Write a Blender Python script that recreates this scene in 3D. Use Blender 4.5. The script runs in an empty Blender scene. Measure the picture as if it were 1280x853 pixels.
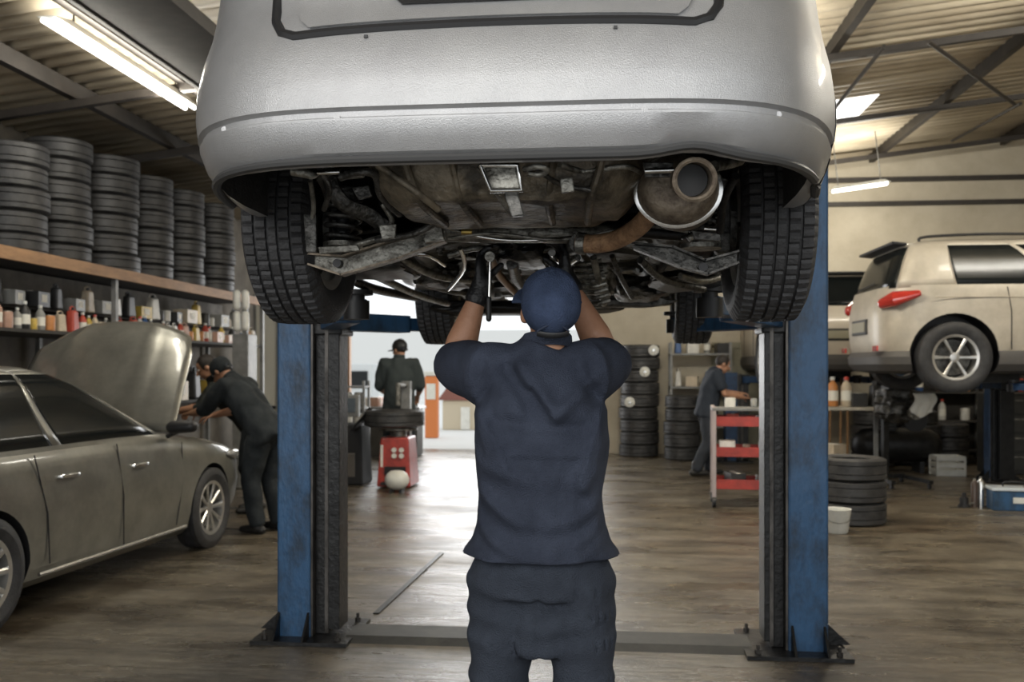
import bpy, bmesh, math, random
from mathutils import Vector, Matrix, noise
random.seed(7)
S = bpy.context.scene
COL = S.collection
PI = math.pi
V = Vector

# ------------------------------------------------------------------ camera
FPX = 1175.0          # focal length in pixels of the 1280 wide frame
HORY = 462.0          # horizon row
EYE = 1.45
YAW = math.radians(5.8)
cam_d = bpy.data.cameras.new('camera')
cam = bpy.data.objects.new('camera', cam_d); COL.objects.link(cam)
cam.location = (0, 0, EYE)
cam.rotation_euler = (PI/2, 0, YAW)
cam_d.sensor_width = 36.0
cam_d.lens = 36.0*FPX/1280.0
cam_d.shift_y = (HORY-426.5)/1280.0
cam_d.clip_start = 0.05
cam_d.dof.use_dof = True
cam_d.dof.focus_distance = 2.55
cam_d.dof.aperture_fstop = 4.5
S.camera = cam

# ------------------------------------------------------------------ light
S.view_settings.view_transform = 'Standard'
S.view_settings.look = 'None'
S.view_settings.gamma = 1.0
S.view_settings.use_curve_mapping = False
S.view_settings.exposure = 0.1
w = bpy.data.worlds.new('sky'); S.world = w; w.use_nodes = True
w.node_tree.nodes['Background'].inputs[0].default_value = (0.93, 0.97, 1.0, 1)
w.node_tree.nodes['Background'].inputs[1].default_value = 1.15

def area(name, loc, rot, sx, sy, power, col=(1, 1, 1)):
    l = bpy.data.lights.new(name, 'AREA'); l.shape = 'RECTANGLE'; l.size = sx; l.size_y = sy
    l.energy = power; l.color = col
    o = bpy.data.objects.new(name, l); COL.objects.link(o); o.location = loc; o.rotation_euler = rot
    return o
# daylight entering by the open front of the workshop, above and behind the camera
area('daylight_front', (-1.2, -2.2, 3.3), (math.radians(64), 0, math.radians(-12)), 7.0, 2.6, 190, (1, 0.98, 0.95))
# daylight through the far doorway
area('daylight_doorway', (-2.3, 17.0, 2.2), (math.radians(-90), 0, 0), 3.8, 3.2, 200, (1, 1, 1))

# ------------------------------------------------------------------ pixel helpers (1280x853)
FW = V((-math.sin(YAW), math.cos(YAW), 0)); RT = V((math.cos(YAW), math.sin(YAW), 0))
CAMP = V((0, 0, EYE))
def ray(px, py): return FW + RT*((px-640)/FPX) + V((0, 0, (HORY-py)/FPX))
def at(px, py, Y):
    r = ray(px, py); return CAMP + r*(Y/r.y)
def ad(px, py, d): return CAMP + ray(px, py)*d
def hz(px, py, z):
    r = ray(px, py); return CAMP + r*((z-EYE)/r.z)
def gnd(px, py): return hz(px, py, 0.0)

# ------------------------------------------------------------------ materials
MATS = {}
def M(name, col=(.5, .5, .5), rough=.5, metal=0., var=0., scale=6., col2=None, bump=0., bscale=60., coat=0., spec=.5, emit=None, estr=0., lo=.35, hi=.65, rvar=0., stretch=None, alpha=None):
    if name in MATS: return MATS[name]
    m = bpy.data.materials.new(name); m.use_nodes = True
    nt = m.node_tree; N = nt.nodes; L = nt.links
    b = N['Principled BSDF']
    b.inputs['Roughness'].default_value = rough; b.inputs['Metallic'].default_value = metal
    b.inputs['Specular IOR Level'].default_value = spec
    b.inputs['Coat Weight'].default_value = coat; b.inputs['Coat Roughness'].default_value = .08
    b.inputs['Base Color'].default_value = (*col, 1)
    tc = N.new('ShaderNodeTexCoord'); mp = N.new('ShaderNodeMapping'); L.new(tc.outputs['Object'], mp.inputs[0])
    if stretch: mp.inputs['Scale'].default_value = stretch
    if col2 is None and var > 0: col2 = tuple(max(0, c*(1-var)) for c in col)
    if col2 is not None:
        n = N.new('ShaderNodeTexNoise'); n.inputs['Scale'].default_value = scale; n.inputs['Detail'].default_value = 9
        n.inputs['Roughness'].default_value = .68
        L.new(mp.outputs[0], n.inputs[0])
        r = N.new('ShaderNodeValToRGB'); r.color_ramp.elements[0].position = lo; r.color_ramp.elements[1].position = hi
        r.color_ramp.elements[0].color = (*col2, 1); r.color_ramp.elements[1].color = (*col, 1)
        L.new(n.outputs[0], r.inputs[0]); L.new(r.outputs[0], b.inputs['Base Color'])
        if rvar:
            mr = N.new('ShaderNodeMapRange'); mr.inputs['From Min'].default_value = lo; mr.inputs['From Max'].default_value = hi
            mr.inputs['To Min'].default_value = max(.02, rough-rvar); mr.inputs['To Max'].default_value = min(1, rough+rvar)
            L.new(n.outputs[0], mr.inputs[0]); L.new(mr.outputs[0], b.inputs['Roughness'])
    if bump:
        n2 = N.new('ShaderNodeTexNoise'); n2.inputs['Scale'].default_value = bscale; n2.inputs['Detail'].default_value = 6
        L.new(mp.outputs[0], n2.inputs[0])
        bp = N.new('ShaderNodeBump'); bp.inputs['Strength'].default_value = bump; bp.inputs['Distance'].default_value = .01
        L.new(n2.outputs[0], bp.inputs['Height']); L.new(bp.outputs[0], b.inputs['Normal'])
    if emit:
        b.inputs['Emission Color'].default_value = (*emit, 1); b.inputs['Emission Strength'].default_value = estr
    if alpha is not None: b.inputs['Alpha'].default_value = alpha
    MATS[name] = m
    return m

SILVER = M('silver paint', (.43, .43, .43), .38, .5, coat=.35, col2=(.34, .34, .345), scale=4, bump=.25, bscale=420, lo=.3, hi=.7)
CHAMP = M('champagne grey paint', (.26, .255, .22), .33, .5, coat=.5, col2=(.17, .165, .145), scale=3)
PEARL = M('dusty cream paint', (.50, .455, .375), .45, .1, coat=.15, col2=(.38, .34, .275), scale=3)
CREAM2 = M('dusty beige paint', (.50, .44, .35), .4, .1, coat=.3)
RUBBER = M('tyre rubber', (.040, .040, .042), .62, var=.5, scale=14, bump=.4, bscale=120)
RUBBERD = M('dusty tyre rubber', (.058, .057, .056), .48, col2=(.018, .018, .019), scale=9, bump=.3, bscale=60)
BLACK = M('black plastic', (.012, .012, .013), .5)
CAVITY = M('dirty underseal', (.030, .028, .025), .75, col2=(.012, .012, .012), scale=12, bump=.5, bscale=50)
GLASS = M('dark window glass', (.010, .012, .012), .14, 0, spec=.22)
CHROME = M('bright metal', (.75, .75, .73), .22, 1, var=.3, scale=20)
ALLOY = M('alloy wheel metal', (.62, .61, .58), .32, .8, var=.25, scale=14)
STEEL = M('grimy steel', (.36, .35, .31), .42, .7, col2=(.06, .055, .045), scale=18, bump=.6, bscale=70, lo=.38, hi=.62)
DKSTEEL = M('dark greasy steel', (.14, .135, .125), .4, .7, col2=(.02, .02, .018), scale=20, bump=.7, bscale=60)
PAN = M('rusty brown undercoat', (.21, .175, .125), .5, .35, col2=(.045, .038, .028), scale=9, bump=.8, bscale=40, lo=.4, hi=.6)
RUST = M('rusted exhaust', (.50, .30, .16), .6, .3, col2=(.16, .085, .045), scale=22, bump=.5, bscale=80)
MUFF = M('weathered muffler metal', (.26, .215, .16), .5, .5, col2=(.06, .042, .03), scale=18, bump=.4, bscale=60)
BLUE = M('worn blue paint', (.026, .088, .19), .45, .15, col2=(.013, .034, .066), scale=7, bump=.35, bscale=50, lo=.36, hi=.56, stretch=(1, 1, .5), coat=.15)
BLUED = M('dark blue paint', (.02, .06, .14), .5, .15, col2=(.012, .03, .07), scale=9)
GREASE = M('greasy black steel', (.022, .022, .022), .4, .4, col2=(.008, .008, .008), scale=10, bump=.4, bscale=40)
RAIL = M('scraped rail', (.13, .12, .11), .45, .6, col2=(.03, .027, .024), scale=20, stretch=(1, 1, .3))
NAVY = M('navy work cloth', (.050, .060, .088), .85, col2=(.028, .034, .052), scale=5, bump=.8, bscale=260, spec=.2)
NAVYT = M('slate navy trouser cloth', (.050, .060, .080), .88, col2=(.032, .038, .052), scale=5, bump=.8, bscale=260, spec=.2)
CAPB = M('faded blue cap cloth', (.060, .085, .155), .85, col2=(.036, .052, .095), scale=16, bump=.7, bscale=220, spec=.2)
DKCLOTH = M('charcoal cloth', (.030, .035, .038), .85, col2=(.015, .018, .02), scale=6, bump=.5, bscale=120, spec=.2)
SKIN = M('skin', (.46, .25, .155), .5, col2=(.36, .18, .105), scale=11, bump=.15, bscale=180)
HAIR = M('dark hair', (.018, .013, .01), .6, bump=.6, bscale=90)
GLOVE = M('black glove rubber', (.010, .010, .011), .45, bump=.4, bscale=120)
BOOT = M('black boot leather', (.015, .014, .013), .5)
RED = M('red enamel', (.42, .045, .03), .4, col2=(.24, .03, .022), scale=8, coat=.2)
WHITEP = M('white plastic', (.75, .75, .70), .4, col2=(.6, .6, .55), scale=6)
PAPER = M('paper', (.8, .78, .7), .8)
GREYP = M('grey painted metal', (.26, .26, .25), .5, .2, var=.4)
ORANGE = M('orange plastic', (.62, .2, .06), .5)
YELLOW = M('yellow card', (.55, .36, .07), .6)
WOODE = M('orange brown timber', (.40, .225, .105), .65, col2=(.22, .12, .055), scale=14, stretch=(1, .2, 1))
DARKW = M('dark board', (.05, .045, .038), .8, var=.4)
LAMP = M('lamp tube', (1, 1, 1), .4, emit=(1, .98, .9), estr=5.0)
TAILR = M('red tail lamp', (.42, .03, .02), .15, coat=1)
HEADL = M('headlamp glass', (.6, .6, .58), .1, .3, coat=1)

# ------------------------------------------------------------------ object helpers
def prop(o, label=None, cat=None, group=None, kind=None):
    if label: o['label'] = label
    if cat: o['category'] = cat
    if group: o['group'] = group
    if kind: o['kind'] = kind
    return o
def thing(name, label, cat, loc=(0, 0, 0), rz=0., group=None):
    o = bpy.data.objects.new(name, None); COL.objects.link(o)
    o.location = loc; o.rotation_euler = (0, 0, rz); o.empty_display_size = .1
    return prop(o, label, cat, group)
def mk(name, bm, mat, parent=None, smooth=False, loc=None, rot=None, label=None, bevel=0.):
    me = bpy.data.meshes.new(name)
    if isinstance(bm, bpy.types.Mesh): me = bm
    else:
        bmesh.ops.recalc_face_normals(bm, faces=bm.faces[:])
        bm.to_mesh(me); bm.free()
    mats = mat if isinstance(mat, (list, tuple)) else [mat]
    if len(me.materials) == 0:
        for q in mats: me.materials.append(q)
    else:
        me.materials[0] = mats[0]
    if smooth:
        for p in me.polygons: p.use_smooth = True
        if smooth != 'all':
            try: me.set_sharp_from_angle(angle=math.radians(38 if smooth is True else smooth))
            except Exception: pass
    o = bpy.data.objects.new(name, me); COL.objects.link(o)
    if parent is not None: o.parent = parent
    if loc is not None: o.location = loc
    if rot is not None: o.rotation_euler = rot
    if label: o['label'] = label
    if bevel:
        b = o.modifiers.new('bevel', 'BEVEL'); b.width = bevel; b.segments = 2; b.limit_method = 'ANGLE'
    return o
def copy_tree(o, parent=None):
    c = o.copy(); COL.objects.link(c); c.parent = parent
    for ch in o.children: copy_tree(ch, c)
    return c
def B(): return bmesh.new()
def box(bm, c, s, rz=0., rx=0., ry=0., taper=None):
    vs = bmesh.ops.create_cube(bm, size=1.)['verts']
    m = Matrix.Translation(V(c)) @ Matrix.Rotation(rz, 4, 'Z') @ Matrix.Rotation(ry, 4, 'Y') @ Matrix.Rotation(rx, 4, 'X')
    for v in vs:
        t = taper if (taper and v.co.z > 0) else 1.
        v.co = m @ V((v.co.x*s[0]*t, v.co.y*s[1]*t, v.co.z*s[2]))
    return bm
def frame(t, ref=None):
    t = t.normalized()
    r = V(ref) if ref is not None else V((0, 0, 1))
    if abs(t.dot(r.normalized())) > .97: r = V((0, 1, 0)) if abs(t.y) < .9 else V((1, 0, 0))
    a = t.cross(r).normalized(); b = a.cross(t).normalized()
    return a, b
def tube(bm, pts, rad, seg=12, ref=None, cap=True, roundcap=False):
    """pts: points; rad: scalar / list of scalar or (ra, rb); ra along cross(t, ref)"""
    pts = [V(p) for p in pts]; n = len(pts)
    if not isinstance(rad, (list,)): rad = [rad]*n
    rad = [(r, r) if not isinstance(r, tuple) else r for r in rad]
    if roundcap:
        def ext(p0, p1, r):
            d = (p0-p1).normalized(); k = min(r)
            return [(p0+d*k*.95, (r[0]*.30, r[1]*.30)), (p0+d*k*.72, (r[0]*.68, r[1]*.68)), (p0+d*k*.38, (r[0]*.92, r[1]*.92))]
        a = ext(pts[0], pts[1], rad[0]); b = ext(pts[-1], pts[-2], rad[-1])
        pts = [q[0] for q in a]+pts+[q[0] for q in reversed(b)]
        rad = [q[1] for q in a]+rad+[q[1] for q in reversed(b)]
        n = len(pts)
    rings = []; prev = None
    for i in range(n):
        t = (pts[min(i+1, n-1)]-pts[max(i-1, 0)])
        if t.length < 1e-9: t = V((0, 0, 1))
        if ref is not None or prev is None: a, b = frame(t, ref)
        else:
            t = t.normalized(); a = (prev - t*prev.dot(t))
            a = a.normalized() if a.length > 1e-6 else frame(t)[0]
            b = a.cross(t).normalized()
        prev = a
        ring = [bm.verts.new(pts[i]+a*(rad[i][0]*math.cos(2*PI*k/seg))+b*(rad[i][1]*math.sin(2*PI*k/seg))) for k in range(seg)]
        rings.append(ring)
    for i in range(n-1):
        for k in range(seg):
            bm.faces.new((rings[i][k], rings[i][(k+1) % seg], rings[i+1][(k+1) % seg], rings[i+1][k]))
    if cap:
        bm.faces.new(rings[0][::-1]); bm.faces.new(rings[-1])
    return bm
def smoothpts(pts, k=5):
    P = [V(p) for p in pts]; out = []
    for i in range(len(P)-1):
        p0 = P[max(i-1, 0)]; p1 = P[i]; p2 = P[i+1]; p3 = P[min(i+2, len(P)-1)]
        for j in range(k):
            t = j/k
            out.append(.5*((2*p1)+(p2-p0)*t+(2*p0-5*p1+4*p2-p3)*t*t+(3*p1-p0-3*p2+p3)*t**3))
    out.append(P[-1]); return out
def revolve(bm, prof, N=32, axis='Z', closed=False, c=(0, 0, 0), mod=None):
    """prof: (axial, radius) pairs"""
    c = V(c); rings = []
    for k in range(N):
        a = 2*PI*k/N; r_ = []
        for j, (h, r) in enumerate(prof):
            if mod: r = mod(k, j, r)
            ca, sa = r*math.cos(a), r*math.sin(a)
            p = {'Z': (ca, sa, h), 'X': (h, ca, sa), 'Y': (ca, h, sa)}[axis]
            r_.append(bm.verts.new(c+V(p)))
        rings.append(r_)
    m = len(prof)
    for k in range(N):
        A, C2 = rings[k], rings[(k+1) % N]
        for j in range(m if closed else m-1):
            bm.faces.new((A[j], C2[j], C2[(j+1) % m], A[(j+1) % m]))
    if not closed:
        if prof[0][1] > 1e-4: bm.faces.new([rings[k][0] for k in range(N)])
        if prof[-1][1] > 1e-4: bm.faces.new([rings[k][-1] for k in range(N)][::-1])
    bmesh.ops.remove_doubles(bm, verts=bm.verts[:], dist=1e-5)
    return bm
def prism(bm, poly, h, plane='XZ', off=0.):
    """extrude polygon: plane XZ -> thickness along Y, etc."""
    def P(u, v, t): return {'XZ': (u, t, v), 'XY': (u, v, t), 'YZ': (t, u, v)}[plane]
    a = [bm.verts.new(P(u, v, off-h/2)) for u, v in poly]; b = [bm.verts.new(P(u, v, off+h/2)) for u, v in poly]
    bm.faces.new(a); bm.faces.new(b[::-1]); n = len(poly)
    for i in range(n): bm.faces.new((a[i], b[i], b[(i+1) % n], a[(i+1) % n]))
    return bm
def lathe(name, prof, mat, parent=None, N=24, axis='Z', c=(0, 0, 0), smooth=True, **k):
    bm = B(); revolve(bm, prof, N, axis, c=c); return mk(name, bm, mat, parent, smooth, **k)
def bake(o):
    """apply modifiers, return new mesh"""
    dg = bpy.context.evaluated_depsgraph_get()
    dg.update()
    me = bpy.data.meshes.new_from_object(o.evaluated_get(dg))
    return me
def remesh(bm, voxel, it=4):
    o = mk('tmp_mesh', bm, BLACK)
    r = o.modifiers.new('r', 'REMESH'); r.mode = 'VOXEL'; r.voxel_size = voxel
    s = o.modifiers.new('s', 'SMOOTH'); s.iterations = it; s.factor = .5
    me = bake(o); me.materials.clear(); bpy.data.objects.remove(o)
    return me
def boolcut(bm, mat, cutbm, cutmat):
    o = mk('tmp_body', bm, [mat, cutmat]); c = mk('tmp_cut', cutbm, [cutmat])
    c.data.materials.clear(); c.data.materials.append(mat); c.data.materials.append(cutmat)
    for p in c.data.polygons: p.material_index = 1
    m = o.modifiers.new('b', 'BOOLEAN'); m.operation = 'DIFFERENCE'; m.solver = 'EXACT'; m.object = c; m.use_self = True
    me = bake(o)
    bpy.data.objects.remove(o); bpy.data.objects.remove(c)
    return me
ORD = ['first', 'second', 'third', 'fourth', 'fifth', 'sixth', 'seventh', 'eighth', 'ninth', 'tenth', 'eleventh', 'twelfth', 'thirteenth', 'fourteenth', 'fifteenth', 'sixteenth', 'seventeenth', 'eighteenth', 'nineteenth', 'twentieth']
def ordw(i):
    if i < 20: return ORD[i]
    t = {2: 'twenty', 3: 'thirty', 4: 'forty', 5: 'fifty', 6: 'sixty', 7: 'seventy'}[(i+1)//10]
    u = (i+1) % 10
    return (t+'-'+ORD[u-1]) if u else {2: 'twentieth', 3: 'thirtieth', 4: 'fortieth', 5: 'fiftieth', 6: 'sixtieth', 7: 'seventieth'}[(i+1)//10]

# ================================================================== SETTING
XL, XR, YB, YF0 = -5.95, 9.0, 16.3, -2.2      # left wall, right wall, back wall, front edge
def roofz(x): return 3.96+.115*(x+5.5)
def struct(name, bm, mat, **k):
    o = mk(name, bm, mat, **k); o['kind'] = 'structure'; return o

FLOORM = bpy.data.materials.new('wet stained concrete'); FLOORM.use_nodes = True
def floor_mat():
    nt = FLOORM.node_tree; N = nt.nodes; L = nt.links; b = N['Principled BSDF']
    tc = N.new('ShaderNodeTexCoord')
    def nz(scale, det, st=(1, 1, 1)):
        mp = N.new('ShaderNodeMapping'); mp.inputs['Scale'].default_value = st; L.new(tc.outputs['Object'], mp.inputs[0])
        n = N.new('ShaderNodeTexNoise'); n.inputs['Scale'].default_value = scale; n.inputs['Detail'].default_value = det
        n.inputs['Roughness'].default_value = .65; L.new(mp.outputs[0], n.inputs[0]); return n
    def ramp(n, p0, c0, p1, c1):
        r = N.new('ShaderNodeValToRGB'); r.color_ramp.elements[0].position = p0; r.color_ramp.elements[0].color = (*c0, 1)
        r.color_ramp.elements[1].position = p1; r.color_ramp.elements[1].color = (*c1, 1); L.new(n.outputs[0], r.inputs[0]); return r
    big = ramp(nz(.55, 5), .38, (.105, .080, .052), .62, (.165, .142, .104))
    mid = ramp(nz(2.2, 10, (.6, 1.4, 1)), .38, (.38, .35, .31), .58, (1.1, 1.1, 1.1))
    fin = ramp(nz(16, 12), .3, (.55, .55, .55), .68, (1.15, 1.15, 1.15))
    m1 = N.new('ShaderNodeMixRGB'); m1.blend_type = 'MULTIPLY'; m1.inputs[0].default_value = 1
    m2 = N.new('ShaderNodeMixRGB'); m2.blend_type = 'MULTIPLY'; m2.inputs[0].default_value = 1
    L.new(big.outputs[0], m1.inputs[1]); L.new(mid.outputs[0], m1.inputs[2])
    L.new(m1.outputs[0], m2.inputs[1]); L.new(fin.outputs[0], m2.inputs[2]); L.new(m2.outputs[0], b.inputs['Base Color'])
    rr = N.new('ShaderNodeMapRange'); rr.inputs['From Min'].default_value = .35; rr.inputs['From Max'].default_value = .65
    rr.inputs['To Min'].default_value = .17; rr.inputs['To Max'].default_value = .46
    L.new(nz(1.6, 8, (.5, 1.2, 1)).outputs[0], rr.inputs[0]); L.new(rr.outputs[0], b.inputs['Roughness'])
    bp = N.new('ShaderNodeBump'); bp.inputs['Strength'].default_value = .7; bp.inputs['Distance'].default_value = .02
    L.new(nz(6, 9, (.55, 2.2, 1)).outputs[0], bp.inputs['Height']); L.new(bp.outputs[0], b.inputs['Normal'])
    b.inputs['Specular IOR Level'].default_value = .68
floor_mat()
bm = B(); box(bm, ((XL+XR)/2, (YB+YF0)/2+.3, -.05), (XR-XL+.4, YB-YF0+.6, .1)); struct('floor', bm, FLOORM)
bm = B(); box(bm, (-1, 30, -.08), (60, 26.6, .1)); struct('pavement', bm, M('pale pavement', (.72, .72, .70), .8))

WALLL = M('grimy grey wall', (.20, .18, .15), .8, col2=(.10, .09, .075), scale=2)
WALLB = M('dusty beige wall', (.52, .47, .37), .8, col2=(.42, .37, .28), scale=1.4, bump=.2, bscale=20)
bm = B(); box(bm, (XL-.08, (YB+YF0)/2, 1.96), (.16, YB-YF0, 3.92)); struct('wall_left', bm, WALLL)
bm = B(); box(bm, (XR+.08, (YB+YF0)/2, 2.85), (.16, YB-YF0, 5.7)); struct('wall_right', bm, WALLB)
# back wall with open doorway
DX0 = at(431, 500, YB).x; DX1 = at(738, 500, YB).x; DH = 3.15
bm = B()
def quadwall(x0, x1, z0a, z1f):
    prism(bm, [(x0, z0a), (x1, z0a), (x1, z1f(x1)), (x0, z1f(x0))], .16, 'XZ', YB+.08)
top = lambda x: roofz(x)+.05
quadwall(XL-.16, DX0, 0, top); quadwall(DX0, DX1, DH, top); quadwall(DX1, XR+.16, 0, top)
struct('wall_back', bm, WALLB)
bm = B()
box(bm, (DX0+.05, YB-.03, DH/2), (.12, .12, DH)); box(bm, (DX1-.05, YB-.03, DH/2), (.12, .12, DH)); box(bm, ((DX0+DX1)/2, YB-.03, DH+.04), (DX1-DX0+.1, .12, .12))
struct('door_1', bm, M('brown door frame', (.22, .12, .06), .6))
# corrugated roof rising to the right, ridges running up the slope
bm = B(); nY = 520; y0, y1 = YF0, YB+.15; prev = None
for i in range(nY+1):
    y = y0+(y1-y0)*i/nY; dz = .030*math.sin(2*PI*y/.21)
    a = bm.verts.new((XL-.2, y, roofz(XL-.2)+dz)); b_ = bm.verts.new((XR+.2, y, roofz(XR+.2)+dz))
    if prev: bm.faces.new((prev[0], prev[1], b_, a))
    prev = (a, b_)
ROOFM = M('corrugated roof sheet', (.66, .58, .44), .55, 0, col2=(.42, .35, .25), scale=1.3, stretch=(.4, 1, 1), lo=.35, hi=.6)
o = struct('ceiling', bm, ROOFM, smooth='all')
sm = o.modifiers.new('s', 'SOLIDIFY'); sm.thickness = .02
# purlins along the building, rafters up the slope
BEAM = M('dark roof steel', (.045, .038, .032), .6, .2, var=.4)
k = 1
for x in (-4.75, -3.75, -1.9, .2, 2.3, 4.4, 6.5):
    bm = B(); box(bm, (x, (YB+YF0)/2, roofz(x)-.11), (.08, YB-YF0-.02, .14)); struct('trim_%d' % k, bm, BEAM); k += 1
for y in (4.4, 8.0, 9.9, 12.8, 15.6):
    bm = B(); x0, x1 = XL+.02, XR-.02
    prism(bm, [(x0, roofz(x0)-.25), (x1, roofz(x1)-.25), (x1, roofz(x1)-.18), (x0, roofz(x0)-.18)], .07, 'XZ', y)
    struct('trim_%d' % k, bm, BEAM); k += 1
# dark ventilated roof strip beside the lamp
bm = B()
box(bm, (-3.22, 5.4, 3.97), (.62, 8.4, .12)); box(bm, (-3.55, 5.4, 3.93), (.04, 8.4, .06)); box(bm, (-2.9, 5.4, 3.93), (.04, 8.4, .06))
for j in range(7): box(bm, (-3.22, 1.6+j*1.25, 4.1), (.05, .05, .16))
struct('trim_%d' % k, bm, BEAM); k += 1
# diagonal roof braces at the right
for (pa, pb) in (((1160, 20), (1268, 130)), ((1276, 130), (1190, 175)), ((1040, 110), (1105, 20))):
    bm = B(); A = hz(pa[0], pa[1], 4.9); A.z = roofz(A.x)-.3; C_ = hz(pb[0], pb[1], 4.9); C_.z = roofz(C_.x)-.3
    tube(bm, [A, C_], .022, 8); struct('trim_%d' % k, bm, BEAM); k += 1
# rails across the back wall
for zz in (4.62, 4.22):
    bm = B(); box(bm, ((DX1+XR)/2, YB-.05, zz), (XR-DX1-.1, .1, .07)); struct('trim_%d' % k, bm, BEAM); k += 1
# bright roof window seen past the bumper
p = hz(1048, 168, 4.6)
bm = B(); box(bm, (p.x, p.y, roofz(p.x)-.04), (.7, 1.3, .03), ry=-.115); struct('window_1', bm, M('roof light pane', (.9, .9, .9), .5, emit=(1, 1, 1), estr=1.6))
# panel frame on the back wall behind the man at the cart
a = at(893, 432, YB); c = at(950, 500, YB)
bm = B()
for (cx, cz, sx, sz) in (((a.x+c.x)/2, a.z, c.x-a.x+.1, .1), (a.x, (a.z)/2, .1, a.z), (c.x, a.z/2, .1, a.z)):
    box(bm, (cx, YB-.04, cz), (sx, .08, sz))
box(bm, ((a.x+c.x)/2, YB-.02, a.z/2), (c.x-a.x-.1, .04, a.z-.1))
struct('door_2', bm, M('olive grey door', (.30, .28, .20), .7, var=.2))
# floor drain line and joints
bm = B()
A = gnd(470, 768); C_ = gnd(552, 692); dd = (C_-A); box(bm, (A+C_)/2+V((0, 0, .003)), (.035, dd.length, .008), rz=-math.atan2(dd.x, dd.y))
struct('trim_%d' % k, bm, GREASE); k += 1

# ================================================================== ceiling lamps
def strip_lamp(label, a, b, wattz, two=True):
    a = V(a); b = V(b); mid = (a+b)/2; d = b-a; L_ = d.length
    t = thing('strip_lamp', label, 'lamp', mid, group='ceiling strip lamps')
    t.rotation_euler = (0, -math.atan2(d.z, math.hypot(d.x, d.y)), math.atan2(d.y, d.x))
    bm = B(); box(bm, (0, 0, .04), (L_, .14, .05), taper=.8); mk('housing', bm, WHITEP, t)
    for s in ((-1, 1) if two else (0,)):
        bm = B(); tube(bm, [(-L_/2+.04, s*.045, 0), (L_/2-.04, s*.045, 0)], .018, 10); mk('tube', bm, LAMP, t, True)
    for s in (-1, 1):
        bm = B(); tube(bm, [(s*L_*.35, 0, .06), (s*L_*.35, 0, max(.1, roofz(mid.x)-mid.z-.02))], .008, 6); mk('hanger', bm, GREYP, t)
    al = bpy.data.lights.new('strip_glow', 'AREA'); al.shape = 'RECTANGLE'; al.size = L_; al.size_y = .12; al.energy = wattz; al.color = (1, .95, .84)
    lo = bpy.data.objects.new('strip_glow', al); COL.objects.link(lo); lo.parent = t; lo.location = (0, 0, -.04)
    for sd in (-1, 1):
        lo = bpy.data.objects.new('strip_glow', al); COL.objects.link(lo); lo.parent = t; lo.location = (0, sd*.10, .02); lo.rotation_euler = (sd*math.radians(125), 0, 0)
    return t
p0 = hz(66, 36, 3.86); p1 = hz(240, 137, 3.86)
strip_lamp('long twin tube strip lamp hanging under the roof above the tyre shelf', (p1.x, p0.y-.2, 3.86), (p1.x, p1.y, 3.86), 26)
p0 = ad(1037, 240, 14.2); p1 = ad(1113, 229, 14.0)
strip_lamp('short white strip lamp by the back wall above the raised white SUV', p0, p1, 25)
strip_lamp('added fill lamp high over the lift, hidden by the raised silver car', (-1.3, 8.4, 3.8), (1.5, 8.4, 4.12), 120)  # unseen fixture added behind the car to light the roof broadly
strip_lamp('added fill lamp, out of view above the right hand bays of the workshop', (4.2, 7.6, 4.6), (6.6, 7.6, 4.87), 100)  # extra fixture outside the frame, added as fill for the right side

# ================================================================== wheels
def tyre_mesh(R, W, Rr, N=60, tread=False, axis='X'):
    h = W/2; prof = []
    if tread:
        # tread ribs with four grooves
        xs = [-1, -.93, -.62, -.60, -.54, -.52, -.22, -.20, -.14, -.12, .12, .14, .20, .22, .52, .54, .60, .62, .93, 1]
        dep = {3: 1, 4: 1, 7: 1, 8: 1, 11: 1, 12: 1, 15: 1, 16: 1}
        top_ = [(x*h*.90, R-(.010 if i in dep else 0)-.006*(abs(x)**4)-(0.010 if abs(x) == 1 else 0)) for i, x in enumerate(xs)]
        nt_ = len(top_)
    else:
        xs = [-1, -.9, -.5, -.44, -.38, .38, .44, .5, .9, 1]
        top_ = [(x*h*.90, R-(.010 if abs(x) == .44 else 0)-(.014 if abs(x) == 1 else 0)) for x in xs]; nt_ = len(top_)
    prof = top_ + [(h*.99, R-.035), (h*1.02, (R+Rr)/2), (h*.92, Rr+.02), (h*.80, Rr), (h*.5, Rr+.012), (-h*.5, Rr+.012), (-h*.80, Rr), (-h*.92, Rr+.02), (-h*1.02, (R+Rr)/2), (-h*.99, R-.035)]
    mod = None
    if tread:
        def mod(k, j, r):
            if j >= nt_: return r
            sh = (j <= 2) or (nt_-3 <= j < nt_)
            if sh and k % 4 == 0: return r-.008
            if not sh and j not in (3, 4, 7, 8, 11, 12, 15, 16) and (k+2) % 4 == 0 and (5 <= j <= 6 or 13 <= j <= 14): return r-.006
            if 9 <= j <= 10 and k % 6 == 0: return r-.004
            return r
    bm = B(); revolve(bm, prof, N, axis, closed=True, mod=mod)
    return bm
def rim_bm(Rr, W, spokes=10, side=1):
    bm = B(); h = W/2
    revolve(bm, [(-h*.8, Rr-.005), (-h*.8, Rr+.008), (h*.8, Rr+.008), (h*.84, Rr+.002), (h*.78, Rr-.022), (-h*.7, Rr-.03)], 40, 'X', closed=True)
    revolve(bm, [(h*.30, .001), (h*.30, .05), (h*.62, .05), (h*.66, .035), (h*.66, .001)], 20, 'X')
    for i in range(spokes):
        a = 2*PI*i/spokes
        ca, sa = math.cos(a), math.sin(a)
        pts = [(h*.55, .04*ca, .04*sa), (h*.62, Rr*.6*ca, Rr*.6*sa), (h*.70, (Rr-.012)*ca, (Rr-.012)*sa)]
        tube(bm, pts, [(.013, .011), (.016, .010), (.022, .010)], 6, ref=(1, 0, 0))
    return bm
_wc = {}
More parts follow.
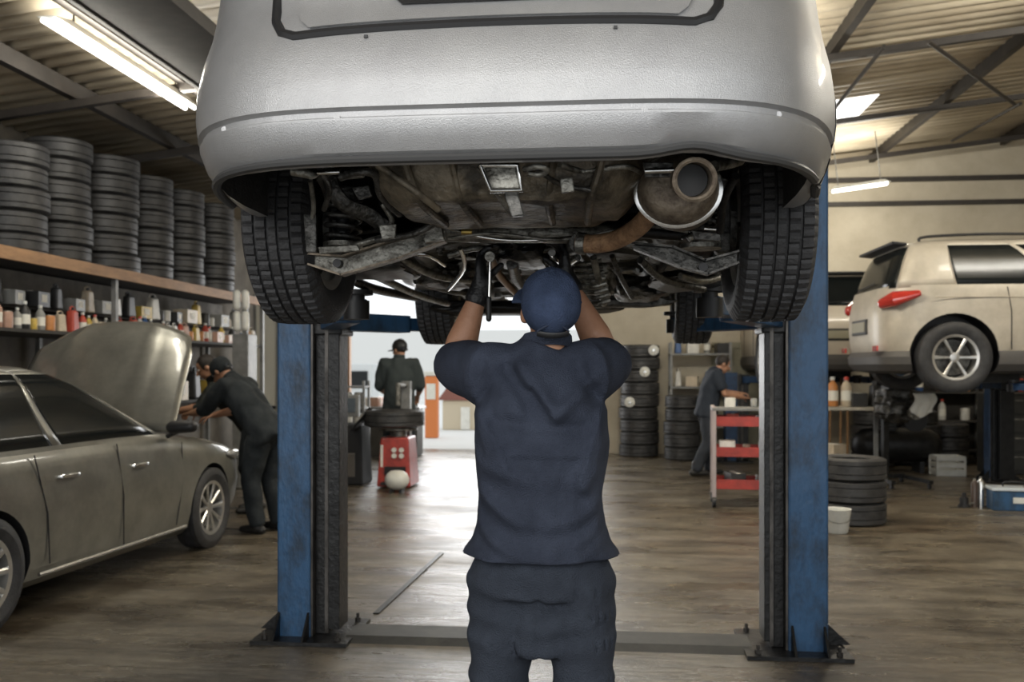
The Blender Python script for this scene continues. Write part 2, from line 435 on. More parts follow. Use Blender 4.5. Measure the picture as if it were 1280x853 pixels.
def wheel(parent, loc, R, W, Rr, side, spokes=10, tread=False, N=60, rim=ALLOY, rub=RUBBER):
    key = (R, W, Rr, spokes, tread)
    if key not in _wc:
        t = mk('tyre', tyre_mesh(R, W, Rr, 240 if tread else N, tread), rub, parent, 25)
        r = mk('wheel_rim', rim_bm(Rr, W, spokes), rim, t, 35)
        d = lathe('brake_disc', [(-W*.15, .001), (-W*.15, Rr*.8), (-W*.05, Rr*.8), (-W*.05, .001)], DKSTEEL, t, 28, 'X')
        _wc[key] = t
    else:
        t = copy_tree(_wc[key], parent)
    t.location = loc; t.rotation_euler = (0, 0, 0 if side > 0 else PI)
    return t

# ================================================================== car bodies: stacked plan contours
def norm_outline(n, asp, N):
    pts = []
    K = 4000
    for i in range(K):
        a = 2*PI*i/K; c, s = math.cos(a), math.sin(a)
        pts.append((math.copysign(abs(c)**(2/n), c), math.copysign(abs(s)**(2/n), s)))
    L_ = [0]
    for i in range(K):
        p, q = pts[i], pts[(i+1) % K]
        L_.append(L_[-1]+math.hypot(q[0]-p[0], (q[1]-p[1])*asp))
    out = []; j = 0
    for i in range(N):
        t = L_[-1]*i/N
        while L_[j+1] < t: j += 1
        f = (t-L_[j])/(L_[j+1]-L_[j]); p, q = pts[j], pts[(j+1) % K]
        out.append((p[0]+(q[0]-p[0])*f, p[1]+(q[1]-p[1])*f))
    return out
def loft(levels, n, N=120, asp=2.4, capb=True, capt=True):
    nrm = norm_outline(n, asp, N); bm = B(); rings = []
    for lv in levels:
        z, yr, yf, w_ = lv[:4]; yc = (yr+yf)/2; hl = (yf-yr)/2
        rings.append([bm.verts.new((x*w_, yc+y*hl, z)) for x, y in nrm])
    quads = []
    for i in range(len(rings)-1):
        for k in range(N):
            quads.append((i, k, bm.faces.new((rings[i][k], rings[i][(k+1) % N], rings[i+1][(k+1) % N], rings[i+1][k]))))
    if capb: bm.faces.new(rings[0][::-1])
    if capt: bm.faces.new(rings[-1])
    return bm, quads, nrm, rings
def greenhouse(parent, levels, n, N, side_ranges, wfront, wrear, mat, asp=2.2, glass=GLASS, nglass=None):
    nrm = norm_outline(n, asp, N)
    body = B(); panes = {}
    pts = []
    for lv in levels:
        z, yr, yf, w_ = lv[:4]; yc = (yr+yf)/2; hl = (yf-yr)/2
        pts.append([V((x*w_, yc+y*hl, z)) for x, y in nrm])
    ng = nglass or len(levels)-3
    for i in range(len(levels)-1):
        for k in range(N):
            x = (nrm[k][0]+nrm[(k+1) % N][0])/2; y = (nrm[k][1]+nrm[(k+1) % N][1])/2
            key = None
            if i < ng:
                if y > .80 and abs(x) < wfront: key = 'windscreen'
                elif y < -.80 and abs(x) < wrear: key = 'rear_window'
                elif abs(x) > .80:
                    for q, (a, b) in enumerate(side_ranges):
                        if a < y < b: key = 'side_window%s%d' % ('r' if x > 0 else 'l', q)
            f4 = [pts[i][k], pts[i][(k+1) % N], pts[i+1][(k+1) % N], pts[i+1][k]]
            tgt = body if key is None else panes.setdefault(key, B())
            tgt.faces.new([tgt.verts.new(p) for p in f4])
    body.faces.new([body.verts.new(p) for p in pts[-1]])
    for b_ in [body]+list(panes.values()): bmesh.ops.remove_doubles(b_, verts=b_.verts[:], dist=1e-4)
    o = mk('cabin', body, mat, parent, 30)
    s = o.modifiers.new('s', 'SOLIDIFY'); s.thickness = .03
    for key, b_ in panes.items():
        g = mk(key.rstrip('0123456789') .replace('windowr', 'window').replace('windowl', 'window'), b_, glass, parent, 40)
        s = g.modifiers.new('s', 'SOLIDIFY'); s.thickness = .012; s.offset = -1
    return o
def wheel_cut(cut, ys, r, zc, w_, depth=.30):
    for y in ys:
        for s in (-1, 1):
            tube(cut, [(s*(w_-depth), y, zc), (s*(w_+.2), y, zc)], r, 40)

# ------------------------------------------------------------------ champagne grey sedan, bonnet open (left)
def sedan():
    t = thing('sedan', 'champagne grey sedan with its bonnet raised, parked under the tyre shelf', 'car', (-4.20, 4.79, 0), -math.radians(2.9))
    lv = [(.17, -.70, 3.34, .78), (.22, -.86, 3.47, .84), (.34, -.95, 3.54, .875), (.50, -.98, 3.57, .885), (.66, -.97, 3.54, .887), (.74, -.955, 3.45, .883), (.80, -.95, 3.30, .876), (.86, -.94, 3.0, .868), (.91, -.93, 2.65, .86), (.96, -.88, 2.25, .84), (.985, -.80, 2.1, .81)]
    body, _, _, _ = loft(lv, 5.2, 160)
    cut = B(); wheel_cut(cut, (0, 2.62), .365, .325, .88, .30)
    box(cut, (0, 2.68, .95), (1.24, .86, .62))
    me = boolcut(body, CHAMP, cut, BLACK)
    mk('body_shell', me, [CHAMP, BLACK], t, 28)
    gl = [(.965, -.70, 2.22, .815), (1.06, -.58, 1.98, .785), (1.16, -.44, 1.74, .75), (1.26, -.28, 1.50, .715), (1.35, -.08, 1.25, .675), (1.42, .12, 1.02, .62), (1.46, .32, .84, .53), (1.475, .45, .70, .42)]
    greenhouse(t, gl, 5.5, 260, [(-.60, -.06), (-.0, .80)], .86, .86, CHAMP, nglass=5)
    for s in (-1, 1):
        for y in (0, 2.62): wheel(t, (s*.785, y, .325), .325, .205, .215, s, 10)
        # seams
        for pts in ([(.887, .52, .30), (.888, .50, .60), (.872, .40, .95)], [(.889, 1.30, .24), (.889, 1.30, .60), (.862, 1.26, .95)], [(.880, 2.02, .28), (.880, 2.12, .60), (.868, 2.12, .90)]):
            bm = B(); tube(bm, [(s*(a+.001), b, c) for a, b, c in pts], .0045, 6); mk('door_seam', bm, BLACK, t)
        bm = B(); tube(bm, [(s*.887, .42, .255), (s*.887, 2.15, .255)], .012, 6); mk('sill_strip', bm, CHROME, t)
        for y, z in ((.62, .80), (1.42, .785)):
            bm = B(); tube(bm, smoothpts([(s*.875, y, z), (s*.905, y+.02, z+.003), (s*.905, y+.16, z+.003), (s*.875, y+.18, z)], 4), [(.008, .013)]*13, 8); mk('door_handle', bm, CHROME, t, True)
        bm = B(); tube(bm, [(s*.83, 1.98, .95), (s*.93, 1.95, .99)], .018, 8)
        tube(bm, [(s*.90, 1.95, 1.02), (s*1.05, 1.93, 1.03)], [(.075, .05), (.05, .045)], 14, roundcap=True); mk('door_mirror', bm, BLACK, t, True)
        bm = B(); tube(bm, [(s*.70, 3.40, .68), (s*.82, 3.12, .72), (s*.85, 2.95, .74)], [(.03, .05), (.045, .05), (.02, .02)], 12, roundcap=True); mk('headlamp', bm, HEADL, t, True)
        bm = B(); tube(bm, [(s*.72, -.90, .80), (s*.83, -.78, .82)], [(.06, .05), (.03, .04)], 12, roundcap=True); mk('tail_lamp', bm, TAILR, t, True)
    # engine bay contents
    bm = B(); box(bm, (-.1, 2.72, .80), (.55, .5, .16)); box(bm, (-.1, 2.70, .90), (.40, .34, .05)); box(bm, (.42, 2.55, .82), (.24, .2, .18))
    tube(bm, [(-.35, 2.9, .85), (.1, 2.98, .88), (.4, 2.9, .84)], .035, 10); mk('engine', bm, DKSTEEL, t, bevel=.01)
    bm = B(); box(bm, (0, 3.56, .45), (1.1, .03, .18)); mk('grille', bm, BLACK, t, bevel=.01)
    # raised bonnet
    bm = B(); g = []
    L_, Wd = 1.06, .75
    for i in range(17):
        v = i/16; r_ = []
        for j in range(25):
            u = -1+2*j/24
            wv = Wd*(1-.10*v-.22*max(0, v-.75)**1.0*2)
            x = u*wv; yy = v*L_*(1-.10*abs(u)**3*v)
            zz = .05*(1-abs(u)**2.5)+.10*math.sin(v*PI*.5)*1.0*(1-.35*u*u) - (.07*max(0, v-.8)*5)
            zz += .012*(1 if .42 < abs(u) < .52 else 0)
            r_.append(bm.verts.new((x, yy, zz)))
        g.append(r_)
    for i in range(16):
        for j in range(24): bm.faces.new((g[i][j], g[i][j+1], g[i+1][j+1], g[i+1][j]))
    o = mk('bonnet', bm, CHAMP, t, 'all', loc=(.03, 2.16, .97), rot=(math.radians(52), 0, 0))
    s = o.modifiers.new('s', 'SOLIDIFY'); s.thickness = .022
    bm = B(); tube(bm, [(.45, 2.2, .95), (.50, 2.72, 1.58)], .007, 6); mk('bonnet_stay', bm, STEEL, t)
    # seats seen through the glass
    bm = B()
    for x in (-.36, .36):
        for y in (.45, 1.25):
            box(bm, (x, y, .82), (.46, .14, .56), rx=-.2, taper=.8); box(bm, (x, y-.06, 1.16), (.24, .10, .16))
    mk('seats', bm, M('dark seat cloth', (.05, .05, .05), .9), t, bevel=.03)
    return t
sedan()

# ------------------------------------------------------------------ cream SUV, raised (right) and a second pale car behind it
def suv(name, label, loc, rz, paint):
    t = thing(name, label, 'car', loc, rz)
    lv = [(.24, -.50, 3.48, .80), (.30, -.62, 3.56, .88), (.42, -.68, 3.64, .92), (.55, -.70, 3.66, .935), (.72, -.71, 3.66, .94), (.88, -.70, 3.60, .938), (.98, -.68, 3.40, .93), (1.06, -.66, 2.9, .92), (1.13, -.64, 2.45, .90)]
    body, _, _, _ = loft(lv, 5.5, 160)
    cut = B(); wheel_cut(cut, (0, 2.80), .43, .40, .93, .32)
    me = boolcut(body, paint, cut, BLACK)
    mk('body_shell', me, [paint, BLACK], t, 28)
    gl = [(1.11, -.63, 2.42, .88), (1.20, -.60, 2.22, .86), (1.30, -.56, 2.02, .83), (1.40, -.52, 1.82, .80), (1.50, -.47, 1.62, .765), (1.56, -.43, 1.46, .73), (1.61, -.36, 1.30, .67), (1.635, -.22, 1.15, .58)]
    greenhouse(t, gl, 6.5, 260, [(-.56, .10), (.16, .84)], .86, .84, paint, nglass=5)
    lv2 = [(.20, -.48, 3.45, .82), (.23, -.66, 3.58, .90), (.30, -.71, 3.66, .945), (.38, -.72, 3.68, .95), (.44, -.69, 3.65, .93)]
    cl, _, _, _ = loft(lv2, 5.5, 120); cut = B(); wheel_cut(cut, (0, 2.80), .43, .40, .93, .34)
    me = boolcut(cl, BLACK, cut, BLACK); mk('lower_cladding', me, M('grey cladding plastic', (.07, .065, .06), .6), t, 28)
    for s in (-1, 1):
        for y in (0, 2.80): wheel(t, (s*.83, y, .37), .37, .235, .235, s, 6)
        bm = B(); tube(bm, smoothpts([(s*.66, -.28, 1.61), (s*.66, -.20, 1.66), (s*.68, .5, 1.68), (s*.66, 1.2, 1.66), (s*.66, 1.3, 1.60)], 4), .016, 8); mk('roof_rail', bm, BLACK, t, True)
        bm = B(); tube(bm, [(s*.66, -.66, .95), (s*.82, -.58, .99), (s*.91, -.36, 1.04)], [(.05, .06), (.065, .085), (.02, .035)], 14, roundcap=True); mk('tail_lamp', bm, TAILR, t, True)
        bm = B(); tube(bm, [(s*.93, -.20, 1.0), (s*.94, 3.0, .98)], .006, 6); mk('door_crease', bm, paint, t)
        for yy in (.55, 1.55):
            bm = B(); tube(bm, [(s*.941, yy, .45), (s*.941, yy, .85), (s*.915, yy-.03, 1.10)], .005, 6); mk('door_seam', bm, BLACK, t)
        bm = B(); box(bm, (s*.62, -.722, .47), (.16, .02, .06)); mk('reflector', bm, TAILR, t, bevel=.005)
        bm = B(); tube(bm, [(s*.95, 2.0, 1.16), (s*1.08, 1.98, 1.18)], [(.08, .06), (.05, .05)], 12, roundcap=True); mk('door_mirror', bm, BLACK, t, True)
    bm = B(); box(bm, (0, -.47, 1.60), (1.25, .16, .03), rx=-.12); mk('roof_spoiler', bm, BLACK, t, bevel=.01)
    bm = B(); box(bm, (0, -.712, .72), (.56, .03, .17)); mk('plate_recess', bm, BLACK, t, bevel=.01)
    bm = B(); box(bm, (0, -.730, .72), (.48, .012, .11)); mk('number_plate', bm, M('olive plate', (.28, .26, .18), .5), t)
    bm = B(); tube(bm, [(-.3, -.64, 1.16), (.25, -.62, 1.20)], .008, 6); mk('rear_wiper', bm, BLACK, t)
    bm = B()
    box(bm, (0, 1.4, .27), (1.3, 3.6, .08)); tube(bm, [(-.6, 0, .36), (.6, 0, .36)], .05, 10); tube(bm, [(-.3, -.6, .26), (-.2, .6, .25), (-.2, 2.4, .25)], .04, 10)
    box(bm, (.1, .55, .20), (.7, .6, .2)); mk('underbody', bm, CAVITY, t, bevel=.01)
    return t
pw = at(1195, 447, 10.15)
h = math.radians(-89)
SUVZ = pw.z-.37
R_ = Matrix.Rotation(h, 3, 'Z')
o_ = V((pw.x, pw.y, 0)) - R_ @ V((.93, 0, 0))
suv('suv', 'cream white SUV raised on the blue lift at the right side', (o_.x, o_.y, SUVZ), h, PEARL)
p2 = at(1032, 462, 14.2)
suv('hatchback', 'beige car raised far back, its dark rear window showing beside the blue post', (p2.x, 14.3, 1.22), 0., CREAM2)

# ================================================================== the lift under the hero car
def lift(name, label, xl, xr, y, H, armz, pads, loc=(0, 0, 0), rz=0., mat=BLUE, slot=.17, base=True):
    t = thing(name, label, 'lift', loc, rz)
    slots = slot if isinstance(slot, tuple) else (slot, slot)
    for s, x in ((-1, xl), (1, xr)):
        slot = slots[0 if s < 0 else 1]
        # x is the outer face ; blue box then the dark open slot towards the car
        bw = .185 if s < 0 else .20
        c = x - s*bw/2
        bm = B(); prism(bm, [(-bw/2, -.14), (bw/2, -.14), (bw/2, .14), (-bw/2, .14)], H, 'XY', H/2)
        for v in bm.verts: v.co.x += c; v.co.y += y
        o = mk('column', bm, mat, t, bevel=.012)
        bm = B(); box(bm, (x-s*(bw+.004), y, H/2), (.012, .26, H-.02)); mk('column_lip', bm, RAIL, o)
        xi = x-s*(bw+.01)
        bm = B(); box(bm, (xi-s*.03, y+.02, H/2), (.06, .20, H-.04))
        box(bm, (xi-s*slot*.72, y-.01, H/2), (slot*.50, .17, H-.10)); mk('carriage_rail', bm, GREASE, o, bevel=.004)
        bm = B(); box(bm, (xi-s*.066, y-.09, H/2), (.018, .02, H-.06)); mk('guide_strip', bm, RAIL, o)
        bm = B(); box(bm, (c-s*.06, y, .01), (.52, .50, .02)); mk('base_plate', bm, GREASE, o)
        for sy in (-1, 1):
            for xx in (c-.08, c+.08):
                bm = B(); prism(bm, [(y+sy*.13, .02), (y+sy*.25, .02), (y+sy*.13, .16)], .012, 'YZ', xx); mk('gusset', bm, GREASE, o)
        bm = B(); prism(bm, [(x, .02), (x+s*.14, .02), (x, .15)], .012, 'XZ', y); mk('gusset', bm, GREASE, o)
        for (bx, by) in ((-.2, -.2), (.2, -.2), (-.2, .2), (.2, .2)):
            bm = B(); revolve(bm, [(0, .016), (.02, .016), (.02, .009), (.045, .009)], 8, c=(c-s*.06+bx, y+by, .02)); mk('anchor_bolt', bm, RAIL, o)
        bm = B(); box(bm, (xi-s*slot*.5, y+.02, armz+.0), (slot+.02, .24, .16)); mk('carriage', bm, GREASE, t, bevel=.01)
        for (px_, py_) in pads:
            P0 = V((xi-s*slot*.7, y+(.10 if py_ > y else -.10), armz)); P1 = V((px_ if s > 0 else xl+xr-px_, py_, armz))
            d = P1-P0; L_ = math.hypot(d.x, d.y); rz_ = math.atan2(d.y, d.x); mid = (P0+P1)/2
            bm = B(); box(bm, (P0+d*.32), (L_*.70, .12, .10), rz=rz_); a = mk('arm', bm, mat, t, bevel=.006)
            bm = B(); box(bm, (P0+d*.76), (L_*.5, .09, .075), rz=rz_); mk('arm_extension', bm, mat, a, bevel=.006)
            bm = B(); revolve(bm, [(-.05, .055), (.03, .055), (.03, .035), (.055, .035), (.055, .07), (.075, .07)], 20, c=P1); mk('pad', bm, BLACK, a, True)
    if base:
        bm = B(); prism(bm, [(y-.17, .0), (y-.11, .028), (y+.11, .028), (y+.17, .0)], (xr-xl)-.75, 'YZ', (xl+xr)/2); mk('floor_cover', bm, M('dark scuffed floor plate', (.035, .035, .03), .6, .1, col2=(.012, .012, .012), scale=8), t)
    return t
pl = gnd(346, 786); pr = gnd(1036, 809)
LY = 5.03
XLc = at(346, 600, LY-.14).x; XRc = at(1036, 600, LY-.14).x
LIFTZ = 1.60
lift('vehicle_lift', 'two post lift with worn blue columns holding up the silver car', XLc, XRc, LY, 3.0, 1.715, [(.42, 3.95), (.40, 5.62)], slot=(.14, .105))

# ================================================================== hero car
CX, CY = -.253, 2.78
HERO = thing('car', 'silver car raised overhead on the lift, rear end and underside facing us', 'car', (CX, CY, LIFTZ))
def cl(px, py, Y): return at(px, py, Y)-V((CX, CY, LIFTZ))
HLV = [(.298, -.690, 3.40, .800), (.306, -.735, 3.48, .822), (.326, -.768, 3.52, .845), (.350, -.784, 3.54, .862), (.387, -.800, 3.56, .874), (.393, -.800, 3.56, .876), (.398, -.789, 3.56, .872), (.410, -.789, 3.56, .873), (.416, -.803, 3.56, .880), (.46, -.804, 3.58, .886),
       (.52, -.795, 3.6, .888), (.59, -.770, 3.6, .884), (.66, -.735, 3.52, .872), (.72, -.715, 3.3, .858), (.84, -.700, 3.05, .835), (.92, -.66, 2.6, .85), (.97, -.58, 2.3, .83)]
HN = 5.0
def hsurf(x, z):
    L_ = HLV
    z = max(L_[0][0], min(L_[-1][0], z))
    for i in range(len(L_)-1):
        if L_[i][0] <= z <= L_[i+1][0]:
            f = (z-L_[i][0])/(L_[i+1][0]-L_[i][0]); yr, yf, w_ = [L_[i][q]*(1-f)+L_[i+1][q]*f for q in (1, 2, 3)]; break
    yc = (yr+yf)/2; hl = (yf-yr)/2
    return yc-hl*(max(0, 1-min(1, abs(x/w_))**HN))**(1/HN)
body, _, nrm, rings = loft(HLV, HN, 220)
# raised cut-out over the tail pipe in the lower rows
pc = cl(868, 200, 2.05)
for v in body.verts:
    if v.co.y < -.2 and v.co.z < .40:
        k_ = math.exp(-((v.co.x-pc.x)/.075)**2)*max(0, 1-(v.co.z-.298)/.10)
        v.co.z += .018*k_; v.co.y -= .0
cut = B(); wheel_cut(cut, (.25, 2.83), .365, .33, .88, .34)
cxs = [-.735+1.47*i/40 for i in range(41)]
prism(cut, [(x, hsurf(x, .33)+.045) for x in cxs]+[(.74, .43), (-.74, .43)], .42, 'XY', .42); box(cut, (0, 1.55, .30), (1.36, 3.0, .16))
me = boolcut(body, SILVER, cut, CAVITY)
mk('body_shell', me, [SILVER, CAVITY], HERO, 24)
gl = [(.955, -.40, 2.32, .81), (1.06, -.22, 2.05, .78), (1.18, -.02, 1.75, .74), (1.30, .20, 1.45, .69), (1.38, .42, 1.20, .63), (1.43, .6, 1.0, .54), (1.445, .7, .9, .44)]
greenhouse(HERO, gl, 5.5, 200, [(-.60, -.06), (0, .80)], .86, .86, SILVER, nglass=4)
# trunk lid: patch standing 6 mm proud of the shell above the black gap
def patch(x0f, x1f, z0, z1, off, nx=40, nz=14, thick=.012, zb=None):
    bm = B(); g = []
    for i in range(nz+1):
        z = z0+(z1-z0)*i/nz; r_ = []
        for j in range(nx+1):
            u = j/nx; a, b = x0f(z), x1f(z); x = a+(b-a)*u
            zz = z+(zb(x)*(1-i/nz) if zb else 0)
            r_.append((x, zz))
        g.append(r_)
    F = [[bm.verts.new((x, hsurf(x, z)-off, z)) for x, z in r_] for r_ in g]
    K = [[bm.verts.new((x, hsurf(x, z)-off+thick, z)) for x, z in r_] for r_ in g]
    for i in range(nz):
        for j in range(nx):
            bm.faces.new((F[i][j], F[i][j+1], F[i+1][j+1], F[i+1][j])); bm.faces.new((K[i][j], K[i+1][j], K[i+1][j+1], K[i][j+1]))
    for j in range(nx):
        bm.faces.new((F[0][j], K[0][j], K[0][j+1], F[0][j+1])); bm.faces.new((F[nz][j], F[nz][j+1], K[nz][j+1], K[nz][j]))
    for i in range(nz):
        bm.faces.new((F[i][0], F[i+1][0], K[i+1][0], K[i][0])); bm.faces.new((F[i][nx], K[i][nx], K[i+1][nx], F[i+1][nx]))
    return bm
TZ = .603; TW = .435
cr = lambda z: TW-.05*max(0, 1-(z-TZ)/.06)**2
zdrop = lambda x: -.012*abs(x/TW)**2
mk('trunk_lid', patch(lambda z: -cr(z), lambda z: cr(z), TZ+.012, .90, .010, zb=zdrop), SILVER, HERO, 30)
# black gap (weather strip) in a U round the lid
pts = []
for i in range(61):
    u = -1+2*i/60
    pts.append((u*(TW+.0), TZ-.004+zdrop(u*TW)))
up = lambda s: [(s*(TW+.035), TZ-.003), (s*(TW+.055), TZ+.03), (s*(TW+.062), TZ+.09), (s*(TW+.068), TZ+.27)]
line = [q for q in reversed(up(-1))]+pts+up(1)
bm = B(); tube(bm, [(x, hsurf(x, z)+.003, z) for x, z in line], [(.012, .013)]*len(line), 8, ref=(0, 1, 0)); mk('boot_seal', bm, BLACK, HERO, True)
# licence plate recess in the lid
rw = lambda z: .225+.05*min(1, (z-.652)/.05)
mk('plate_recess', patch(lambda z: -rw(z)+.03, lambda z: rw(z)+.03, .652, .79, .018, thick=.01), BLACK, HERO, 30)
bm = B(); box(bm, (.03, hsurf(0, .74)-.026, .745), (.44, .008, .10), rx=-.15); mk('number_plate', bm, WHITEP, HERO, bevel=.003)
# bumper side seams and parking sensors
for s in (-1, 1):
    zs = [.30+.02*i for i in range(24)]
    bm = B(); tube(bm, [(s*(.800+.03*math.sin((z-.3)*4)), hsurf(s*(.800+.03*math.sin((z-.3)*4)), z)-.0005, z) for z in zs], .003, 6); mk('bumper_seam', bm, BLACK, HERO)
    for (x, z) in ((.33, .395), (.62, .40)):
        bm = B(); tube(bm, [(s*x, hsurf(s*x, z)-.002, z), (s*x, hsurf(s*x, z)+.01, z)], .007, 14); mk('parking_sensor', bm, SILVER, HERO, True)
    bm = B(); box(bm, (s*.27, hsurf(.27, .575)-.002, .575), (.008, .008, .006)); mk('bumper_clip', bm, BLACK, HERO)
    # tail lamp wrapping the corner
    xs = [.60, .70, .78, .82]
    bm = B(); tube(bm, [(s*x, hsurf(x, .93)+.02, .925) for x in xs], [(.03, .025), (.03, .03), (.03, .03), (.02, .02)], 14, ref=(0, 1, 0), roundcap=True); mk('tail_lamp', bm, TAILR, HERO, True)
# lower valance lip (dark)
bm = B(); n_ = 70; pts = []
for i in range(n_+1):
    x = -.80+1.60*i/n_; e = .018*math.exp(-((x-pc.x)/.075)**2)
    pts.append((x, hsurf(x, .326)+.012, .312+e))
tube(bm, pts, [(.010, .012)]*len(pts), 8, ref=(0, 1, 0)); mk('valance_lip', bm, M('dark grey trim', (.05, .05, .05), .5), HERO, True)
# wheels
WR = .318
for s in (-1, 1):
    wheel(HERO, (s*.745, .25, WR), WR, .215, .205, s, 10, tread=True)
    wheel(HERO, (s*.745, 2.83, WR), WR, .215, .205, s, 10, tread=True)
# --- underside parts (helper: points picked on the photo, at a world depth Y)
def part(name, bm, mat=DKSTEEL, smooth=True, label=None, bevel=0.): return mk(name, bm, mat, HERO, smooth, label=label, bevel=bevel)
def rod(name, pl_, r, mat=DKSTEEL, sm=True, seg=10, k_=4):
    P = [cl(*p) for p in pl_]
    if sm and len(P) > 2: P = smoothpts(P, k_)
    bm = B(); tube(bm, P, r, seg); return part(name, bm, mat)
# floor pan with pressed ribs, tunnel
bm = B(); nx, ny = 90, 150; g = []
for i in range(ny+1):
    y = .30+2.95*i/ny; r_ = []
    for j in range(nx+1):
        x = -.68+1.36*j/nx
        z = .315
        z -= .05*max(0, 1-abs(abs(x)-.45)/.06)**.5                     # rails
        z += .075*max(0, 1-(abs(x-.05)/.14)**2)                        # tunnel
        z -= .02*(1 if (math.sin(y*14+x*2) > .4 and .15 < abs(x) < .40) else 0)
        z += .02*noise.noise(V((x*6, y*6, 1)))
        r_.append(bm.verts.new((x, y, z)))
    g.append(r_)
for i in range(ny):
    for j in range(nx): bm.faces.new((g[i][j], g[i][j+1], g[i+1][j+1], g[i+1][j]))
o = part('floor_pan', bm, M('oily floor pan', (.10, .095, .08), .5, .3, col2=(.02, .02, .017), scale=10, bump=.6, bscale=40)); s_ = o.modifiers.new('s', 'SOLIDIFY'); s_.thickness = .01; s_.offset = 1
# spare wheel well (brown pressed tub)
def rr_ring(cx, cy, z, hx, hy, n=4., N=64): return [(cx+hx*math.copysign(abs(math.cos(2*PI*k/N))**(2/n), math.cos(2*PI*k/N)), cy+hy*math.copysign(abs(math.sin(2*PI*k/N))**(2/n), math.sin(2*PI*k/N)), z) for k in range(N)]
wc = cl(640, 260, 2.5)
bm = B(); rings_ = []
for (z, hx, hy, dy) in ((.43, .400, .30, .02), (.40, .395, .295, .02), (.385, .37, .275, .01), (.33, .35, .26, .0), (.285, .31, .24, .0), (.262, .285, .225, .0), (.256, .25, .20, 0), (.262, .20, .16, 0), (.262, .05, .04, 0)):
    rings_.append([bm.verts.new(p) for p in rr_ring(wc.x, -.29+dy, z, hx, hy, 3.6)])
for a_, b_ in zip(rings_, rings_[1:]):
    for k_ in range(64): bm.faces.new((a_[k_], a_[(k_+1) % 64], b_[(k_+1) % 64], b_[k_]))
bm.faces.new(rings_[-1])
for v in bm.verts: v.co += V((0, 0, .012*noise.noise(v.co*14)))+V((.006*noise.noise(v.co*22), .006*noise.noise(v.co*25+V((3, 1, 2))), 0))
WELL = part('spare_wheel_well', bm, PAN, label='rust brown pressed spare wheel tub')
for dx in (-.24, -.12, .13, .25):
    bm = B(); tube(bm, smoothpts([(wc.x+dx, -.575, .40), (wc.x+dx*.95, -.545, .33), (wc.x+dx*.85, -.48, .262), (wc.x+dx*.8, -.2, .252)], 5), .010, 8); mk('pressed_rib', bm, PAN, WELL, True)
bm = B(); tube(bm, [(wc.x-.40, -.50, .392), (wc.x-.30, -.585, .388), (wc.x, -.60, .386), (wc.x+.30, -.585, .388), (wc.x+.40, -.50, .392)], .009, 8); mk('seam_flange', bm, STEEL, WELL, True)
# towing bracket in front of the tub
def plate_px(name, poly, Y, th, mat, bevel=.003):
    P = [cl(a, b, Y) for a, b in poly]; bm = B()
    prism(bm, [(p.x, p.z) for p in P], th, 'XZ', P[0].y); return part(name, bm, mat, False, bevel=bevel)
TOW = plate_px('towing_bracket', [(603, 209), (645, 209), (650, 236), (614, 236)], 2.12, .012, STEEL)
rod('towing_bracket_rim', [(601, 207, 2.10), (647, 207, 2.10), (652, 238, 2.10), (614, 239, 2.10), (601, 207, 2.10)], .006, CHROME, False)
plate_px('centre_strap', [(628, 236), (646, 236), (655, 270), (640, 272)], 2.13, .02, DKSTEEL)
rod('bracket_arm', [(600, 208, 2.12), (622, 240, 2.2), (640, 268, 2.3)], .009, STEEL, False)
rod('tow_hook', [(655, 212, 2.1), (672, 208, 2.08), (684, 212, 2.1), (676, 218, 2.12), (660, 217, 2.12)], .007, STEEL)
# muffler : oval can with a bright seam ring, tail pipe pointing at us
mc = cl(848, 240, 2.42)
bm = B()
def can(bm, c, ax, prof, seg=36, el=.86):
    pts = [V(c)+V(ax).normalized()*h_ for h_, r_ in prof]; tube(bm, pts, [(r_, r_*el) for h_, r_ in prof], seg, ref=(0, 0, 1))
ax = V((.10, 1, .10))
can(bm, mc, ax, [(-.11, .045), (-.105, .07), (-.085, .092), (-.06, .101), (-.05, .102), (.28, .102), (.31, .09), (.32, .05)])
MUF = part('muffler', bm, MUFF)
bm = B(); can(bm, mc, ax, [(-.060, .100), (-.056, .110), (-.044, .110), (-.040, .100)], 40); mk('seam_ring', bm, CHROME, MUF, True)
tp = cl(868, 225, 2.10)
bm = B(); P0 = tp; P1 = mc+V((.015, .02, .03)); d_ = (P0-P1)
revolve(bm, [(-.16, .037), (-.16, .044), (0, .046), (.012, .049), (.016, .043), (.012, .038), (-.14, .037)], 32, 'Y', closed=True)
q = V((0, 1, 0)).rotation_difference(d_.normalized())
for v in bm.verts: v.co = q @ v.co + tp
mk('tail_pipe', bm, MUFF, MUF, True)
bm = B(); tube(bm, [tp-d_.normalized()*.08, tp-d_.normalized()*.13], .036, 24); mk('pipe_bore', bm, BLACK, MUF)
rod('muffler_strap', [(893, 208, 2.25), (912, 204, 2.3), (925, 200, 2.35)], .014, STEEL)
plate_px('hanger_plate', [(803, 203), (842, 203), (838, 222), (806, 222)], 2.2, .01, DKSTEEL)
rod('hanger_bolt', [(806, 214, 2.17), (842, 213, 2.17)], .006, CHROME, False)
rod('exhaust_pipe', [(722, 304, 2.80), (745, 305, 2.78), (770, 300, 2.74), (795, 286, 2.66), (812, 268, 2.56), (820, 255, 2.50)], .0275, RUST, seg=18, k_=6)
rod('exhaust_front_pipe', [(722, 304, 2.80), (715, 310, 3.1), (700, 330, 3.8), (690, 345, 4.6)], .026, DKSTEEL, seg=14)
bm = B(); a_ = cl(722, 304, 2.80); b_ = cl(726, 304.3, 2.798); tube(bm, [a_, b_+(b_-a_)*1.5], .033, 20); part('exhaust_clamp', bm, STEEL)
